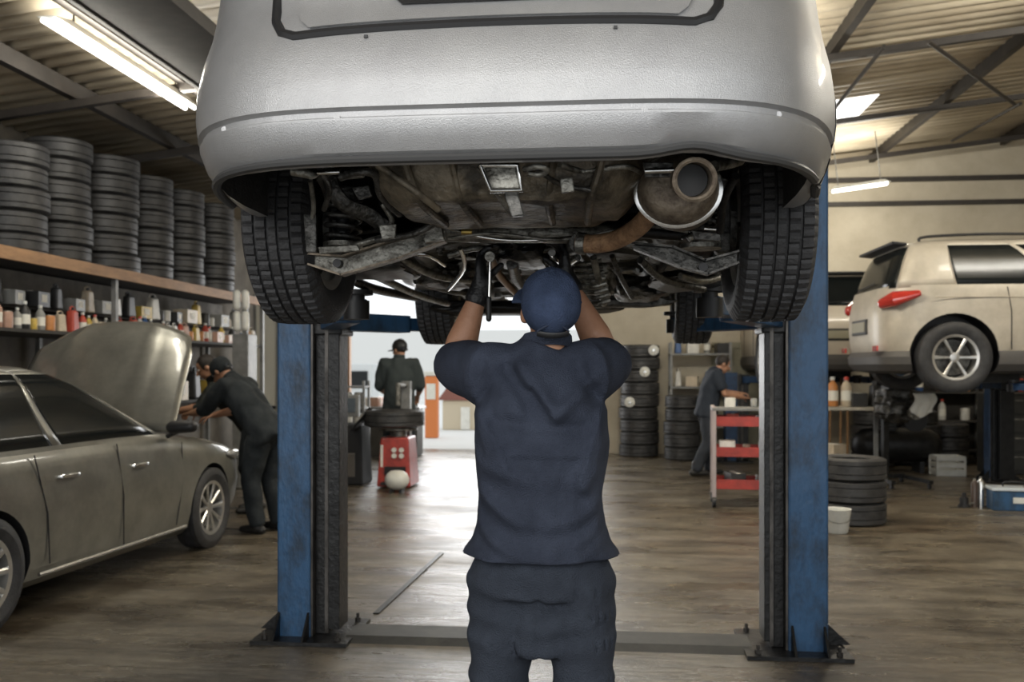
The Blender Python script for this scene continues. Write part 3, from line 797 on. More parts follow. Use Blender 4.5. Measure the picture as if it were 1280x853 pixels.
# rear cross beam
rod('rear_cross_beam', [(545, 290, 2.93), (600, 292, 2.92), (680, 292, 2.92), (765, 294, 2.93)], .030, STEEL, False, 14)
rod('brake_line', [(560, 285, 2.85), (600, 296, 2.84), (650, 301, 2.84), (722, 297, 2.83)], .006, CHROME)
rod('brake_line', [(560, 298, 2.84), (620, 292, 2.83), (700, 300, 2.83), (800, 283, 2.8), (860, 290, 2.8)], .005, STEEL)
rod('yellow_fitting', [(577, 290, 2.83), (590, 290, 2.83)], .008, M('brass', (.55, .4, .12), .4, .8), False)
# lower suspension arms : folded channel plates
def arm(name, tp_, bt_, Y, mat):
    P = [cl(a, b, Y) for a, b in tp_]; Q = [cl(a, b, Y) for a, b in bt_]
    bm = B(); prism(bm, [(p.x, p.z) for p in P+Q[::-1]], .008, 'XZ', P[0].y)
    o = part(name, bm, mat, False)
    for L_ in (P, Q):
        bm = B()
        for u, v in zip(L_, L_[1:]):
            m_ = (u+v)/2; d2 = v-u; box(bm, (m_.x, m_.y-.018, m_.z), (d2.length+.004, .045, .006), ry=-math.atan2(d2.z, d2.x))
        mk('folded_edge', bm, MUFF if mat is STEEL else mat, o)
    return o
A1 = arm('suspension_arm', [(388, 319), (432, 322), (490, 303), (556, 284)], [(390, 332), (430, 345), (500, 325), (558, 303)], 2.80, STEEL)
A2 = arm('suspension_arm', [(790, 306), (840, 310), (880, 327), (921, 316)], [(793, 312), (850, 335), (884, 344), (921, 330)], 2.80, DKSTEEL)
for (x, y, r, mt) in ((421, 329, .013, BLACK), (879, 334, .013, BLACK), (548, 294, .016, CHROME)):
    p = cl(x, y, 2.77); bm = B(); tube(bm, [p, p+V((0, .03, 0))], r, 16); part('arm_bushing', bm, mt)
plate_px('arm_bracket', [(528, 286), (552, 281), (556, 300), (532, 305)], 2.74, .03, STEEL)
rod('stabiliser_link', [(440, 308, 2.75), (480, 296, 2.72), (492, 290, 2.70)], .009, STEEL, False)
rod('stabiliser_bar', [(470, 300, 2.7), (520, 292, 2.66), (556, 270, 2.62)], .010, DKSTEEL)
# struts and springs
for (x, ytop, ybot, Y) in ((429, 250, 306, 2.86), (876, 258, 308, 2.86)):
    a_ = cl(x, ytop, Y); b_ = cl(x, ybot, Y); n_ = 90
    bm = B()
    for sc, h0, h1 in ((1.35, .0, .16), (1.25, .28, .44), (1.0, .56, .72), (.95, .84, 1.)):
        tube(bm, [a_.lerp(b_, h0), a_.lerp(b_, (h0+h1)/2), a_.lerp(b_, h1)], [.026*sc, .034*sc, .026*sc], 20)
    tube(bm, [a_, b_], .022, 14); part('bump_stop', bm, GREASE)
    hx = []
    for i in range(n_):
        th = i/n_*2*PI*4.5; p = a_.lerp(b_, i/n_)+V((math.cos(th)*.052, math.sin(th)*.052, 0)); hx.append(p)
    bm = B(); tube(bm, hx, .008, 8); part('coil_spring', bm, DKSTEEL)
    bm = B(); tube(bm, [b_-V((0, 0, .008)), b_+V((0, 0, .006))], .062, 22); part('spring_seat', bm, STEEL)
for s, pts in ((-1, [(412, 222, 2.66), (418, 240, 2.66), (434, 258, 2.68), (460, 268, 2.72), (490, 292, 2.76)]), (1, [(905, 225, 2.66), (898, 245, 2.66), (880, 262, 2.70), (858, 284, 2.76)])):
    P = smoothpts([cl(*p) for p in pts], 5)
    bm = B(); tube(bm, P, [(.012, .024)]*len(P), 10); part('trailing_arm', bm, DKSTEEL)
    bm = B(); c_ = V((s*.645, .25, WR)); tube(bm, [c_, c_-V((s*.02, 0, 0))], .13, 28); tube(bm, [c_, c_-V((s*.07, 0, 0))], [.07, .045], 20); part('brake_drum', bm, DKSTEEL)
    bm = B(); box(bm, (s*.61, .19, WR-.02), (.05, .07, .18)); box(bm, (s*.59, .23, WR+.10), (.07, .10, .06)); part('hub_carrier', bm, DKSTEEL, bevel=.01)
    bm = B(); tube(bm, [(s*.60, .25, WR-.05), (s*.30, .26, WR-.02), (s*.08, .28, WR)], .022, 12); part('drive_shaft', bm, GREASE)
# clips, hoses and brackets along the bumper's inner edge
for (pts, r, mt) in (([(365, 214, 2.25), (388, 218, 2.25), (392, 222, 2.25)], .012, STEEL), ([(396, 216, 2.3), (425, 215, 2.3)], .007, CHROME), ([(400, 212, 2.3), (412, 235, 2.5), (405, 262, 2.6)], .008, DKSTEEL),
                     ([(425, 222, 2.3), (450, 215, 2.28), (470, 220, 2.3), (476, 245, 2.4), (500, 268, 2.5)], .010, DKSTEEL), ([(700, 206, 2.2), (730, 214, 2.25), (780, 208, 2.25), (800, 215, 2.3)], .007, STEEL),
                     ([(666, 208, 2.15), (700, 230, 2.24), (740, 238, 2.26)], .006, DKSTEEL), ([(472, 206, 2.2), (520, 240, 2.22), (548, 262, 2.3)], .009, PAN),
                     ([(900, 300, 2.75), (870, 296, 2.75), (860, 300, 2.75)], .010, STEEL), ([(905, 288, 2.7), (880, 286, 2.7)], .006, CHROME), ([(920, 220, 2.4), (905, 250, 2.5), (900, 290, 2.6)], .011, GREASE),
                     ([(478, 255, 2.6), (490, 276, 2.62), (482, 290, 2.64)], .008, STEEL), ([(388, 226, 2.5), (392, 262, 2.6), (384, 300, 2.65)], .007, STEEL)):
    rod('hose', pts, r, mt)
for (poly, Y, mt) in (([(430, 214), (458, 212), (455, 222), (433, 224)], 2.3, STEEL), ([(474, 282), (496, 280), (494, 298), (478, 300)], 2.6, STEEL), ([(440, 235), (462, 232), (466, 246), (448, 250)], 2.5, DKSTEEL),
                      ([(864, 288), (900, 292), (900, 302), (868, 300)], 2.7, DKSTEEL), ([(380, 268), (396, 268), (396, 316), (383, 316)], 2.62, DKSTEEL), ([(398, 309), (448, 306), (450, 314), (400, 318)], 2.7, STEEL),
                      ([(700, 224), (716, 222), (718, 240), (702, 242)], 2.2, STEEL)):
    plate_px('mounting_bracket', poly, Y, .014, mt)
# engine, gearbox and shields further forward, y in 3.2 .. 5.6
def lump(name, px, py, Y, sx, sy, sz, mat, seed=0, rough_=.18):
    c_ = cl(px, py, Y); bm = B(); bmesh.ops.create_icosphere(bm, subdivisions=4, radius=1.)
    for v in bm.verts:
        n_ = v.co.normalized(); q = max(abs(n_.x), abs(n_.y), abs(n_.z)); v.co = n_*(.55+.45/q*.8)
        v.co *= 1+rough_*noise.noise(v.co*2.3+V((seed, seed, 0)))+.04*(1 if math.sin(v.co.x*9+seed) > .3 else -1)
        v.co = V((v.co.x*sx, v.co.y*sy, v.co.z*sz))+c_
    return part(name, bm, mat)
lump('gearbox', 732, 352, 3.75, .13, .20, .075, STEEL, 3, .25)
lump('engine_sump', 800, 362, 4.25, .13, .18, .06, DKSTEEL, 5)
lump('heat_shield', 655, 318, 3.3, .10, .22, .05, GREASE, 9)
lump('fuel_tank', 470, 332, 3.35, .16, .26, .05, M('black tank plastic', (.03, .03, .03), .45, bump=.3, bscale=30), 2, .08)
lump('transfer_case', 560, 345, 3.9, .12, .16, .06, DKSTEEL, 7)
lump('catalytic_converter', 700, 322, 3.35, .055, .16, .045, STEEL, 11, .1)
lump('splash_shield', 860, 352, 3.9, .17, .30, .035, GREASE, 4, .1)
lump('front_subframe', 650, 385, 5.35, .62, .14, .05, GREASE, 6, .1)
lump('starter_motor', 590, 362, 4.3, .06, .10, .05, STEEL, 14)
lump('steering_rack', 760, 378, 5.0, .40, .05, .035, DKSTEEL, 16, .12)
for (pts, r, mt) in (([(500, 322, 3.2), (545, 345, 3.5), (600, 352, 3.8)], .014, STEEL), ([(520, 350, 3.9), (560, 362, 4.1), (600, 368, 4.3)], .018, DKSTEEL), ([(470, 345, 3.6), (520, 368, 4.2), (560, 380, 4.8)], .016, STEEL),
                     ([(612, 320, 3.1), (625, 345, 3.4), (650, 372, 3.9)], .014, M('copper brown pipe', (.30, .18, .10), .5, .5)), ([(690, 316, 3.0), (706, 330, 3.2), (722, 322, 3.1)], .012, CHROME),
                     ([(742, 322, 3.1), (748, 350, 3.2), (755, 380, 3.4)], .012, STEEL), ([(765, 320, 3.1), (775, 345, 3.2), (790, 372, 3.4)], .009, DKSTEEL), ([(800, 325, 3.2), (830, 350, 3.4), (880, 362, 3.6)], .013, DKSTEEL),
                     ([(850, 345, 3.4), (880, 352, 3.5), (905, 345, 3.6)], .012, STEEL), ([(560, 320, 3.1), (600, 310, 3.1), (650, 318, 3.2), (700, 308, 3.2)], .010, STEEL), ([(440, 350, 3.8), (470, 362, 4.1), (520, 372, 4.6)], .02, GREASE),
                     ([(575, 310, 3.0), (580, 335, 3.2), (560, 362, 3.6)], .008, CHROME), ([(640, 330, 3.2), (648, 352, 3.5), (672, 372, 4.0)], .02, DKSTEEL), ([(480, 320, 3.0), (530, 318, 3.0), (556, 332, 3.2)], .007, CHROME)):
    rod('pipe', pts, r, mt)
# ribbed casting right of the man's cap
for i in range(8):
    a_ = cl(716+i*2.5, 330+i*7, 3.25); b_ = cl(752+i*1.5, 326+i*7, 3.22)
    bm = B(); tube(bm, [a_, (a_+b_)/2+V((0, -.02, -.008)), b_], .008, 8); part('casting_rib', bm, STEEL)
# a hundred small bolts and brackets scattered on the underbody
for i in range(46):
    x = random.uniform(-.6, .6); y = random.uniform(.35, 2.6); bm = B()
    if i % 3: revolve(bm, [(0, .016), (-.012, .016), (-.012, .009), (-.025, .009)], 6, c=(x, y, .285)); part('bolt', bm, STEEL, False)
    else:
        box(bm, (x, y, .275), (random.uniform(.03, .12), random.uniform(.03, .10), .03), rz=random.uniform(0, 3)); part('bracket', bm, random.choice([STEEL, DKSTEEL, GREASE]), False, bevel=.004)

# ================================================================== people
def ell(bm, c, r, rot=None, sub=3):
    vs = bmesh.ops.create_icosphere(bm, subdivisions=sub, radius=1.)['verts']
    for v in vs:
        p = V((v.co.x*r[0], v.co.y*r[1], v.co.z*r[2])); v.co = (rot @ p if rot else p)+V(c)
def hand(bm, wr, d, n, s, curl=.5, sc=1., fat=1.):
    """d: hand direction, n: palm normal (fingers curl to n), s: thumb side"""
    d = V(d).normalized(); n = (V(n)-d*V(n).dot(d)).normalized(); s_ = d.cross(n); s_ = s_ if s_.dot(V(s)) > 0 else -s_
    W = V(wr)
    tube(bm, [W-d*.02*sc, W+d*.03*sc, W+d*.065*sc, W+d*.09*sc], [(.024*sc*fat, .018*sc*fat), (.032*sc*fat, .017*sc*fat), (.040*sc*fat, .015*sc*fat), (.038*sc*fat, .013*sc*fat)], 14, ref=n, roundcap=True)
    for q, L_ in zip((.029, .010, -.010, -.028), (.074, .083, .077, .060)):
        p = W+d*.088*sc+s_*q*sc; P = [p-d*.02*sc, p]; a = curl*.5
        for k_ in range(3):
            p = p+(d*math.cos(a)+n*math.sin(a))*L_*sc*(.42, .32, .26)[k_]; P.append(p); a += curl
        tube(bm, P, [.0095*sc*fat, .0098*sc*fat, .0088*sc*fat, .0082*sc*fat, .0068*sc*fat], 10, roundcap=True)
    p = W+d*.022*sc+s_*.026*sc
    P = [p, p+(s_*.75+d*.6+n*.2)*.035*sc, p+(s_*.95+d*1.15+n*.55)*.045*sc, p+(s_*.85+d*1.5+n*1.0)*.052*sc]
    tube(bm, P, [.014*sc*fat, .0125*sc*fat, .0105*sc*fat, .0085*sc*fat], 10, roundcap=True)
def relax(me, it=3):
    bm = B(); bm.from_mesh(me)
    for _ in range(it): bmesh.ops.smooth_vert(bm, verts=bm.verts[:], factor=.5, use_axis_x=True, use_axis_y=True, use_axis_z=True)
    bm.to_mesh(me); bm.free(); return me
def person(label, loc, rz, J, look, voxel=.014, shirt=NAVY, trousers=NAVYT, cap=None, gloves=False, sleeve=.9, sc=1., shirt_fn=None, trou_fn=None, curl=.5, palms=((0, 0, -1), (0, 0, -1)), hem=-.14, beard=False, fat=1., clothvox=None, toes=None, baggy=False):
    """J: joints in metres; pelvis chest neck head ; sh, el, wr, hp, kn, an = (left, right)"""
    t = thing('person', label, 'person', loc, rz); t.scale = (sc, sc, sc)
    pel, che, nek, hd = [V(J[k_]) for k_ in ('pelvis', 'chest', 'neck', 'head')]
    sh, el, wr, hp, kn, an = [[V(q) for q in J[k_]] for k_ in ('sh', 'el', 'wr', 'hp', 'kn', 'an')]
    side = (sh[1]-sh[0]).normalized(); spine = (che-pel).normalized(); fwd = spine.cross(side) * -1
    fwd = side.cross(spine)*-1
    look = V(look).normalized()
    hs = look.cross(V((0, 0, 1))).normalized(); hu = hs.cross(look).normalized()
    RH = Matrix((hs, look, hu)).transposed()
    # ---- body
    bm = B()
    mid = (pel+che)/2
    tube(bm, [pel-spine*.01, pel+spine*.05, mid, che, che+spine*.10, (sh[0]+sh[1])/2+spine*.02], [(.12, .08), (.14, .095), (.13, .09), (.155, .088), (.155, .08), (.09, .055)], 20, ref=fwd, roundcap=True)
    tube(bm, [(sh[0]+sh[1])/2-spine*.03, nek, hd-hu*.05-look*.015], [.055, .055, .055], 16, roundcap=True)
    H0 = len(bm.verts)
    ell(bm, hd+hu*.025-look*.012, (.074, .096, .092), RH); ell(bm, hd-hu*.045+look*.025, (.056, .066, .068), RH)
    ell(bm, hd-hu*.088+look*.062, (.028, .022, .020), RH, 2)
    tube(bm, [hd+look*.086+hu*.012, hd+look*.112-hu*.026], [.009, .015], 10, roundcap=True)
    tube(bm, [hd+look*.085-hu*.058+hs*.018, hd+look*.092-hu*.056, hd+look*.085-hu*.058-hs*.018], .007, 8, roundcap=True)
    for s in (-1, 1): ell(bm, hd+hs*s*.076-look*.006-hu*.008, (.012, .021, .031), RH, 2)
    for i in (0, 1):
        s = -1 if i == 0 else 1
        u = sh[i]; e = el[i]; w_ = wr[i]
        tube(bm, [(sh[0]+sh[1])/2, u, u.lerp(e, .35), e, e.lerp(w_, .30), w_.lerp(e, .15), w_], [.06, .058, .053*fat, .043*fat, .046*fat, .031, .027], 14, roundcap=True)
        if not gloves: hand(bm, w_, (w_-e), palms[i], hs*-s+V((0, 0, .3)), curl)
        tube(bm, [pel, hp[i], hp[i].lerp(kn[i], .4), kn[i], kn[i].lerp(an[i], .35), an[i]], [.07, .078, .074, .055, .052, .038], 14, roundcap=True)
        tdir = (V(toes[i]) if toes else V((0, 1, 0))).normalized()
        tube(bm, [an[i]-tdir*.02, an[i]+tdir*.05-V((0, 0, .04)), an[i]+tdir*.13-V((0, 0, .055))], [.036, .036, .026], 12, roundcap=True)
    mk('body', remesh(bm, min(voxel, .0085), 3), SKIN, t, 'all')
    for s in (-1, 1):
        bm = B(); ell(bm, hd+look*.078+hs*s*.031+hu*.010, (.012, .010, .009), RH, 2); e_ = mk('eye', bm, M('eye white', (.7, .68, .64), .2), t, 'all')
        bm = B(); ell(bm, hd+look*.0865+hs*s*.031+hu*.010, (.005, .004, .005), RH, 2); mk('iris', bm, BLACK, e_, 'all')
    # ---- hair
    bm = B(); ell(bm, hd+hu*.032-look*.022, (.081, .098, .094), RH, 4)
    for v in bm.verts:
        l = v.co-hd
        if l.dot(look) > .045 and l.dot(hu) < .075: v.co -= look*(l.dot(look)-.045)
        lim = -.052 if l.dot(look) < -.03 else -.015
        if l.dot(hu) < lim: v.co -= hu*(l.dot(hu)-lim)
        if not cap: v.co += v.co.normalized()*.006*noise.noise(v.co*40)
        else: v.co = hd+(v.co-hd)*.955
    mk('hair', bm, HAIR, t, 'all')
    if cap:
        bm = B(); ell(bm, hd+hu*.038-look*.012, (.0875, .108, .098), RH, 5)
        for v in bm.verts:
            l = v.co-hd; z = l.dot(hu); lim = -.012+(-.018 if l.dot(look) < 0 else .022*(l.dot(look)/.1))
            if z < lim: v.co -= hu*(z-lim); 
            ang = math.atan2(l.dot(hs), l.dot(look))
            v.co += (v.co-hd).normalized()*(.0016*math.cos(ang*6)+.003*noise.noise(v.co*18))
        bmesh.ops.dissolve_degenerate(bm, edges=bm.edges[:], dist=1e-5)
        c_ = mk('cap', bm, cap, t, 'all')
        bm = B(); g = []
        for i in range(9):
            v_ = i/8; r_ = []
            for j in range(17):
                a = -1.05+2.1*j/16; rad = .098+.075*v_*(math.cos(a*.9))
                p = hd+hu*(.022-.010*v_-.022*(abs(a)**2)*.6)+look*(rad*math.cos(a)*1.0)+hs*(rad*math.sin(a)*.86)
                r_.append(bm.verts.new(p))
            g.append(r_)
        for i in range(8):
            for j in range(16): bm.faces.new((g[i][j], g[i][j+1], g[i+1][j+1], g[i+1][j]))
        o = mk('cap_peak', bm, cap, c_, 'all'); s_ = o.modifiers.new('s', 'SOLIDIFY'); s_.thickness = .005
        bm = B(); ell(bm, hd+hu*.134-look*.012, (.008, .008, .005), RH, 2); mk('cap_button', bm, cap, c_, 'all')
        # arch opening with strap at the back
        P = [hd-look*(.112*math.cos(a))+hs*(.094*math.sin(a))+hu*(-.020) for a in [-.5+.1*i for i in range(11)]]
        bm = B(); tube(bm, P, [(.003, .009)]*11, 8, ref=hu); mk('cap_strap', bm, BLACK, c_, True)
        P = [hd-look*(.112*math.cos(a)+.002)+hs*(.094*math.sin(a))+hu*(-.012+.030*math.cos(a/.5*PI/2)) for a in [-.5+.1*i for i in range(11)]]
        bm = B(); tube(bm, P, .0028, 8); mk('cap_opening_seam', bm, M('dark cap seam', (.03, .04, .07), .9), c_, True)
    # ---- shirt
    vx = clothvox or voxel
    bm = B(); lo_ = pel+spine*hem
    tube(bm, [lo_, pel+spine*.02, mid, che, che+spine*.09, (sh[0]+sh[1])/2+spine*.045, nek-spine*.00], [(.215, .155), (.195, .145), (.185, .14), (.20, .145), (.195, .125), (.13, .085), (.066, .062)], 26, ref=fwd)
    for i in (0, 1):
        u = sh[i]; e = el[i]; end = u.lerp(e, sleeve) if sleeve <= 1 else e.lerp(wr[i], sleeve-1)
        P = [(sh[0]+sh[1])/2-spine*.01, u, u.lerp(e, .5)]; Rr_ = [.085, .086*fat, .077*fat]
        if sleeve > 1: P += [e]; Rr_ += [.062]
        P += [end]; Rr_ += [.070*fat if sleeve <= 1 else .045]
        tube(bm, P, Rr_, 18)
    tube(bm, [(sh[0]+sh[1])/2+spine*.03, nek+spine*.018+hu*.0], [.095, .072], 18)
    me = remesh(bm, vx, 4)
    rnd = random.uniform(0, 50)
    for v in me.vertices:
        c_ = v.co
        if shirt_fn: v.co = shirt_fn(c_.copy(), v.normal.copy())
        else:
            n1 = noise.noise(V((c_.x*9+rnd, c_.y*9, c_.z*5))); v.co += v.normal*(.012*(1-abs(n1)*3))
    me = relax(me)
    mk('shirt', me, shirt, t, 'all')
    bm = B(); ring = []
    for i in range(33):
        a = 2*PI*i/32; ring.append((nek+spine*.022)+side*(.068*math.cos(a))+fwd*(.066*math.sin(a))+spine*(.010*math.sin(a+PI)))
    tube(bm, ring, [(.006, .020)]*33, 8, ref=spine); mk('collar', bm, shirt, t, True)
    # ---- trousers
    bm = B()
    tube(bm, [pel-spine*.13, pel, pel+spine*.10], [(.19, .14), (.188, .135), (.172, .125)], 24, ref=fwd)
    for i in (0, 1):
        tube(bm, [pel.lerp(hp[i], .8)+V((0, 0, .02)), hp[i].lerp(kn[i], .12), hp[i].lerp(kn[i], .5), kn[i], kn[i].lerp(an[i], .5), an[i]+V((0, 0, -.02))], [.105, .112, .100, .082, .078, .072], 20)
    if baggy: tube(bm, [pel-spine*.08, pel-spine*.30], [(.13, .12), (.10, .11)], 20, ref=fwd)
    me = remesh(bm, vx, 4)
    for v in me.vertices:
        c_ = v.co
        if trou_fn: v.co = trou_fn(c_.copy(), v.normal.copy())
        else:
            n1 = noise.noise(V((c_.x*8+rnd, c_.y*8, c_.z*6))); v.co += v.normal*(.010*(1-abs(n1)*3))
    me = relax(me)
    mk('trousers', me, trousers, t, 'all')
    for i in (0, 1):
        tdir = (V(toes[i]) if toes else V((0, 1, 0))).normalized(); a = V((an[i].x, an[i].y, 0))
        bm = B(); z0 = an[i].z-.085
        tube(bm, [a+V((0, 0, z0+.17)), a+V((0, 0, z0+.09)), a+V((0, 0, z0+.045))], [.052, .053, .050], 14, roundcap=True)
        tube(bm, [a-tdir*.055+V((0, 0, z0+.040)), a+tdir*.05+V((0, 0, z0+.042)), a+tdir*.16+V((0, 0, z0+.034))], [(.040, .038), (.047, .042), (.042, .030)], 14, ref=(0, 0, 1), roundcap=True)
        me = remesh(bm, .010, 3)
        for v in me.vertices: v.co.z = max(v.co.z, z0)
        mk('boot', me, BOOT, t, 'all')
    if gloves:
        for i in (0, 1):
            bm = B(); s = -1 if i == 0 else 1
            hand(bm, wr[i], (wr[i]-el[i])*.4+V((s*.03, .03, .10)), palms[i], V((-s, 0, 0)), curl, 1.02, 1.22)
            tube(bm, [wr[i].lerp(el[i], .12), wr[i], wr[i]+(wr[i]-el[i]).normalized()*.02], [.039, .034, .034], 14, roundcap=True)
            mk('glove', remesh(bm, .0045, 2), GLOVE, t, 'all')
    return t

# hero mechanic seen from behind
MX, MY = at(676, 600, 2.76).x, 2.76
def mloc(px, py, Y): return at(px, py, Y)-V((MX, MY, 0))
hero_J = dict(pelvis=(0, .0, .93), chest=(0, -.01, 1.24), neck=mloc(684, 436, 2.76), head=mloc(687, 390, 2.74),
              sh=[mloc(610, 468, 2.77), mloc(738, 466, 2.77)],
              el=[mloc(568, 456, 3.00), mloc(760, 452, 3.00)],
              wr=[mloc(600, 362, 3.02), mloc(708, 350, 3.04)],
              hp=[(-.10, 0, .88), (.10, 0, .88)], kn=[(-.13, .02, .48), (.13, .01, .48)], an=[(-.15, 0, .085), (.15, 0, .085)])
def fold_s(p, n):
    # sagging folds that swing across the lower back, crease between the shoulder blades
    d = 0.
    x, z = p.x, p.z
    back = max(.35, min(1, .75-n.y*.5))
    if z < 1.34:
        for (zc, sag, wd, amp, xc) in ((1.20, .08, .028, .016, .03), (1.12, .13, .026, .022, .02), (1.05, .15, .024, .020, .0), (.98, .12, .022, .016, -.02)):
            zz = zc-sag*(1-((x-xc)/.21)**2)*.8+.02*noise.noise(V((x*5, zc*9, 0)))
            d += amp*math.exp(-((z-zz)/wd)**2)*(.35+.65*min(1, abs(x-xc)/.12))*(1 if x < .06 else .7)
    for (x0, z0, x1, z1, wd, amp) in ((-.09, 1.45, .01, 1.31, .020, -.026), (-.05, 1.46, .05, 1.33, .018, .018), (.15, 1.42, .04, 1.30, .020, .018), (-.20, 1.36, -.10, 1.18, .022, .022), (.20, 1.36, .13, 1.12, .022, .020), (-.17, 1.46, -.22, 1.36, .018, -.018), (.11, 1.47, .17, 1.36, .018, -.018), (-.12, 1.30, .12, 1.285, .020, -.012), (-.02, 1.38, .02, 1.30, .018, -.018)):
        a = V((x0, z0)); b = V((x1, z1)); q = V((x, z)); ab = b-a; tt = max(0, min(1, (q-a).dot(ab)/ab.dot(ab))); dist = (q-(a+ab*tt)).length
        d += amp*math.exp(-(dist/wd)**2)
    d += .010*noise.noise(V((x*9, p.y*9, z*6)))+.005*noise.noise(V((x*20, p.y*20, z*14)))
    k_ = max(0., min(1., (-.015-p.y)/.07)); k_ = k_*k_*(3-2*k_)
    if p.z > 1.2: d += .006
    r = p+V((0, -1, 0))*max(-.012, min(.035, d*1.6))*k_+n*(1-k_)*.010*noise.noise(V((x*10, p.y*10, z*7)))
    # flared, slightly torn looking hem
    if z < 1.0: r += V((x, p.y*.5, 0)).normalized()*.022*min(1, (1.0-z)/.11)*(abs(x)/.2)
    return r
def fold_t(p, n):
    d = .010*noise.noise(V((p.x*8, p.y*8, p.z*6)))+.006*noise.noise(V((p.x*22, p.y*20, p.z*16)))
    if p.z > .62: d -= .012*math.exp(-(p.x/.010)**2)*(1 if n.y < .2 else 0)
    for zc in (.78, .70, .62, .50, .44): d += .006*1.6*math.exp(-((p.z-zc-.06*abs(p.x)*4)/.022)**2)
    return p+n*d
person('mechanic in navy shirt and blue cap, arms raised under the silver car', (MX, MY, 0), 0, hero_J, (-.16, .86, .50), voxel=.010, cap=CAPB, gloves=True,
       sleeve=.93, shirt_fn=fold_s, trou_fn=fold_t, curl=.55, palms=((.55, .1, .75), (-.55, .1, .75)), hem=-.02, fat=1.14, clothvox=.0065, baggy=True)
# steel ratchet bar in his left hand
p = at(611, 366, 3.0)
t = thing('ratchet_bar', 'slim bright steel ratchet bar held upright by the mechanic in his left hand', 'tool', p)
bm = B(); tube(bm, [(0, 0, -.07), (.004, 0, .11)], .005, 10); mk('shaft', bm, CHROME, t, True)
bm = B(); tube(bm, [(0, 0, -.085), (0, 0, -.02)], .009, 12, roundcap=True); mk('grip', bm, BLACK, t, True)
bm = B(); tube(bm, [(.004, -.012, .115), (.004, .02, .115)], .016, 16); mk('ratchet_head', bm, STEEL, t, True)

# two mechanics at the sedan's engine bay
lean = dict(pelvis=(0, -.10, .90), chest=(0, .14, 1.17), neck=(0, .30, 1.36), head=(0, .41, 1.43),
            sh=[(-.18, .24, 1.30), (.18, .24, 1.30)], el=[(-.24, .40, 1.08), (.24, .40, 1.08)], wr=[(-.16, .62, 1.05), (.14, .62, 1.02)],
            hp=[(-.10, -.10, .86), (.10, -.10, .86)], kn=[(-.12, -.02, .47), (.12, -.04, .47)], an=[(-.13, -.10, .085), (.13, -.14, .085)])
p = gnd(322, 664)
person('mechanic in dark overalls and cap leaning over the sedan wing, nearest the blue post', (p.x, p.y, 0), math.radians(72), lean, (0, .8, -.6), voxel=.016, shirt=DKCLOTH, trousers=DKCLOTH, cap=DKCLOTH, sleeve=1.35, palms=((0, .2, -1), (0, .2, -1)))
lean2 = dict(lean); lean2['head'] = (0, .36, 1.47); lean2['neck'] = (0, .27, 1.38)
person('second mechanic in dark clothes bending in at the front of the open engine bay', (p.x-.55, p.y+1.05, 0), math.radians(115), lean2, (0, .85, -.5), voxel=.016, shirt=M('black green cloth', (.02, .024, .022), .85), trousers=DKCLOTH, cap=None, sleeve=1.4, palms=((0, .2, -1), (0, .2, -1)))
# man standing with his back to us by the tyre changer
stand = dict(pelvis=(0, 0, .94), chest=(0, 0, 1.25), neck=(0, .0, 1.49), head=(0, .03, 1.60),
             sh=[(-.19, 0, 1.42), (.19, 0, 1.42)], el=[(-.26, .06, 1.14), (.26, .04, 1.14)], wr=[(-.20, .26, 1.04), (.20, .24, 1.02)],
             hp=[(-.10, 0, .90), (.10, 0, .90)], kn=[(-.11, .02, .48), (.11, .02, .48)], an=[(-.13, 0, .085), (.13, 0, .085)])
p = ad(499, 462, 12.5)
person('man in dark shirt and cap standing in the bright doorway behind the tyre changer', (p.x, p.y, 0), math.radians(4), stand, (-.8, .6, -.15), voxel=.016, shirt=M('dark teal shirt', (.035, .045, .045), .85), trousers=DKCLOTH, cap=BLACK, sleeve=1.3, sc=1.07)
# man at the red tool cart, in profile facing right
cartm = dict(pelvis=(0, 0, .93), chest=(0, .06, 1.22), neck=(0, .14, 1.43), head=(0, .22, 1.52),
             sh=[(-.18, .09, 1.37), (.18, .09, 1.37)], el=[(-.22, .22, 1.13), (.22, .20, 1.11)], wr=[(-.14, .46, 1.12), (.14, .46, 1.07)],
             hp=[(-.10, 0, .88), (.10, 0, .88)], kn=[(-.10, .04, .47), (.10, .0, .47)], an=[(-.11, .06, .085), (.11, -.18, .085)])
p = gnd(884, 594)
person('man in navy polo reaching over the red tool cart, seen from his right side', (p.x, p.y, 0), math.radians(-84), cartm, (0, .88, -.42), voxel=.016, shirt=M('dark navy polo', (.02, .027, .04), .85), trousers=M('blue black trousers', (.025, .03, .04), .85), sleeve=.75, palms=((0, .2, -1), (0, .2, -1)))

# ================================================================== left wall shelving
SX0, SX1 = XL+.02, -5.02     # shelf depth
SHZ = 2.48
ys, ye = 4.6, 13.4
t = thing('tyre_rack', 'long timber edged rack carrying tyre stacks along the left wall', 'rack', (SX1, (ys+ye)/2, 0))
yc_ = (ys+ye)/2
bm = B(); box(bm, ((SX0-SX1)/2, 0, SHZ-.04), (SX1-SX0, ye-ys, .04)); mk('deck', bm, DARKW, t)
bm = B(); box(bm, (0.01, 0, SHZ-.05), (.045, ye-ys, .11)); mk('front_beam', bm, WOODE, t, label='orange brown timber front beam')
bm = B(); box(bm, ((SX0-SX1)/2, 0, 1.79), (SX1-SX0-.06, ye-ys, .03)); mk('lower_shelf', bm, DARKW, t)
bm = B(); box(bm, ((SX0-SX1)/2-.1, 0, 1.05), (SX1-SX0-.26, ye-ys, .03)); mk('bottom_shelf', bm, DARKW, t)
bm = B(); box(bm, ((SX0-SX1)/2-.17, 0, 2.03), (.42, ye-ys, .02)); mk('step_shelf', bm, DARKW, t)
bm = B(); box(bm, (SX0-SX1+.25, 0, 2.12), (.03, ye-ys, .56)); mk('back_board', bm, M('pale back board', (.22, .20, .17), .8, var=.4), t)
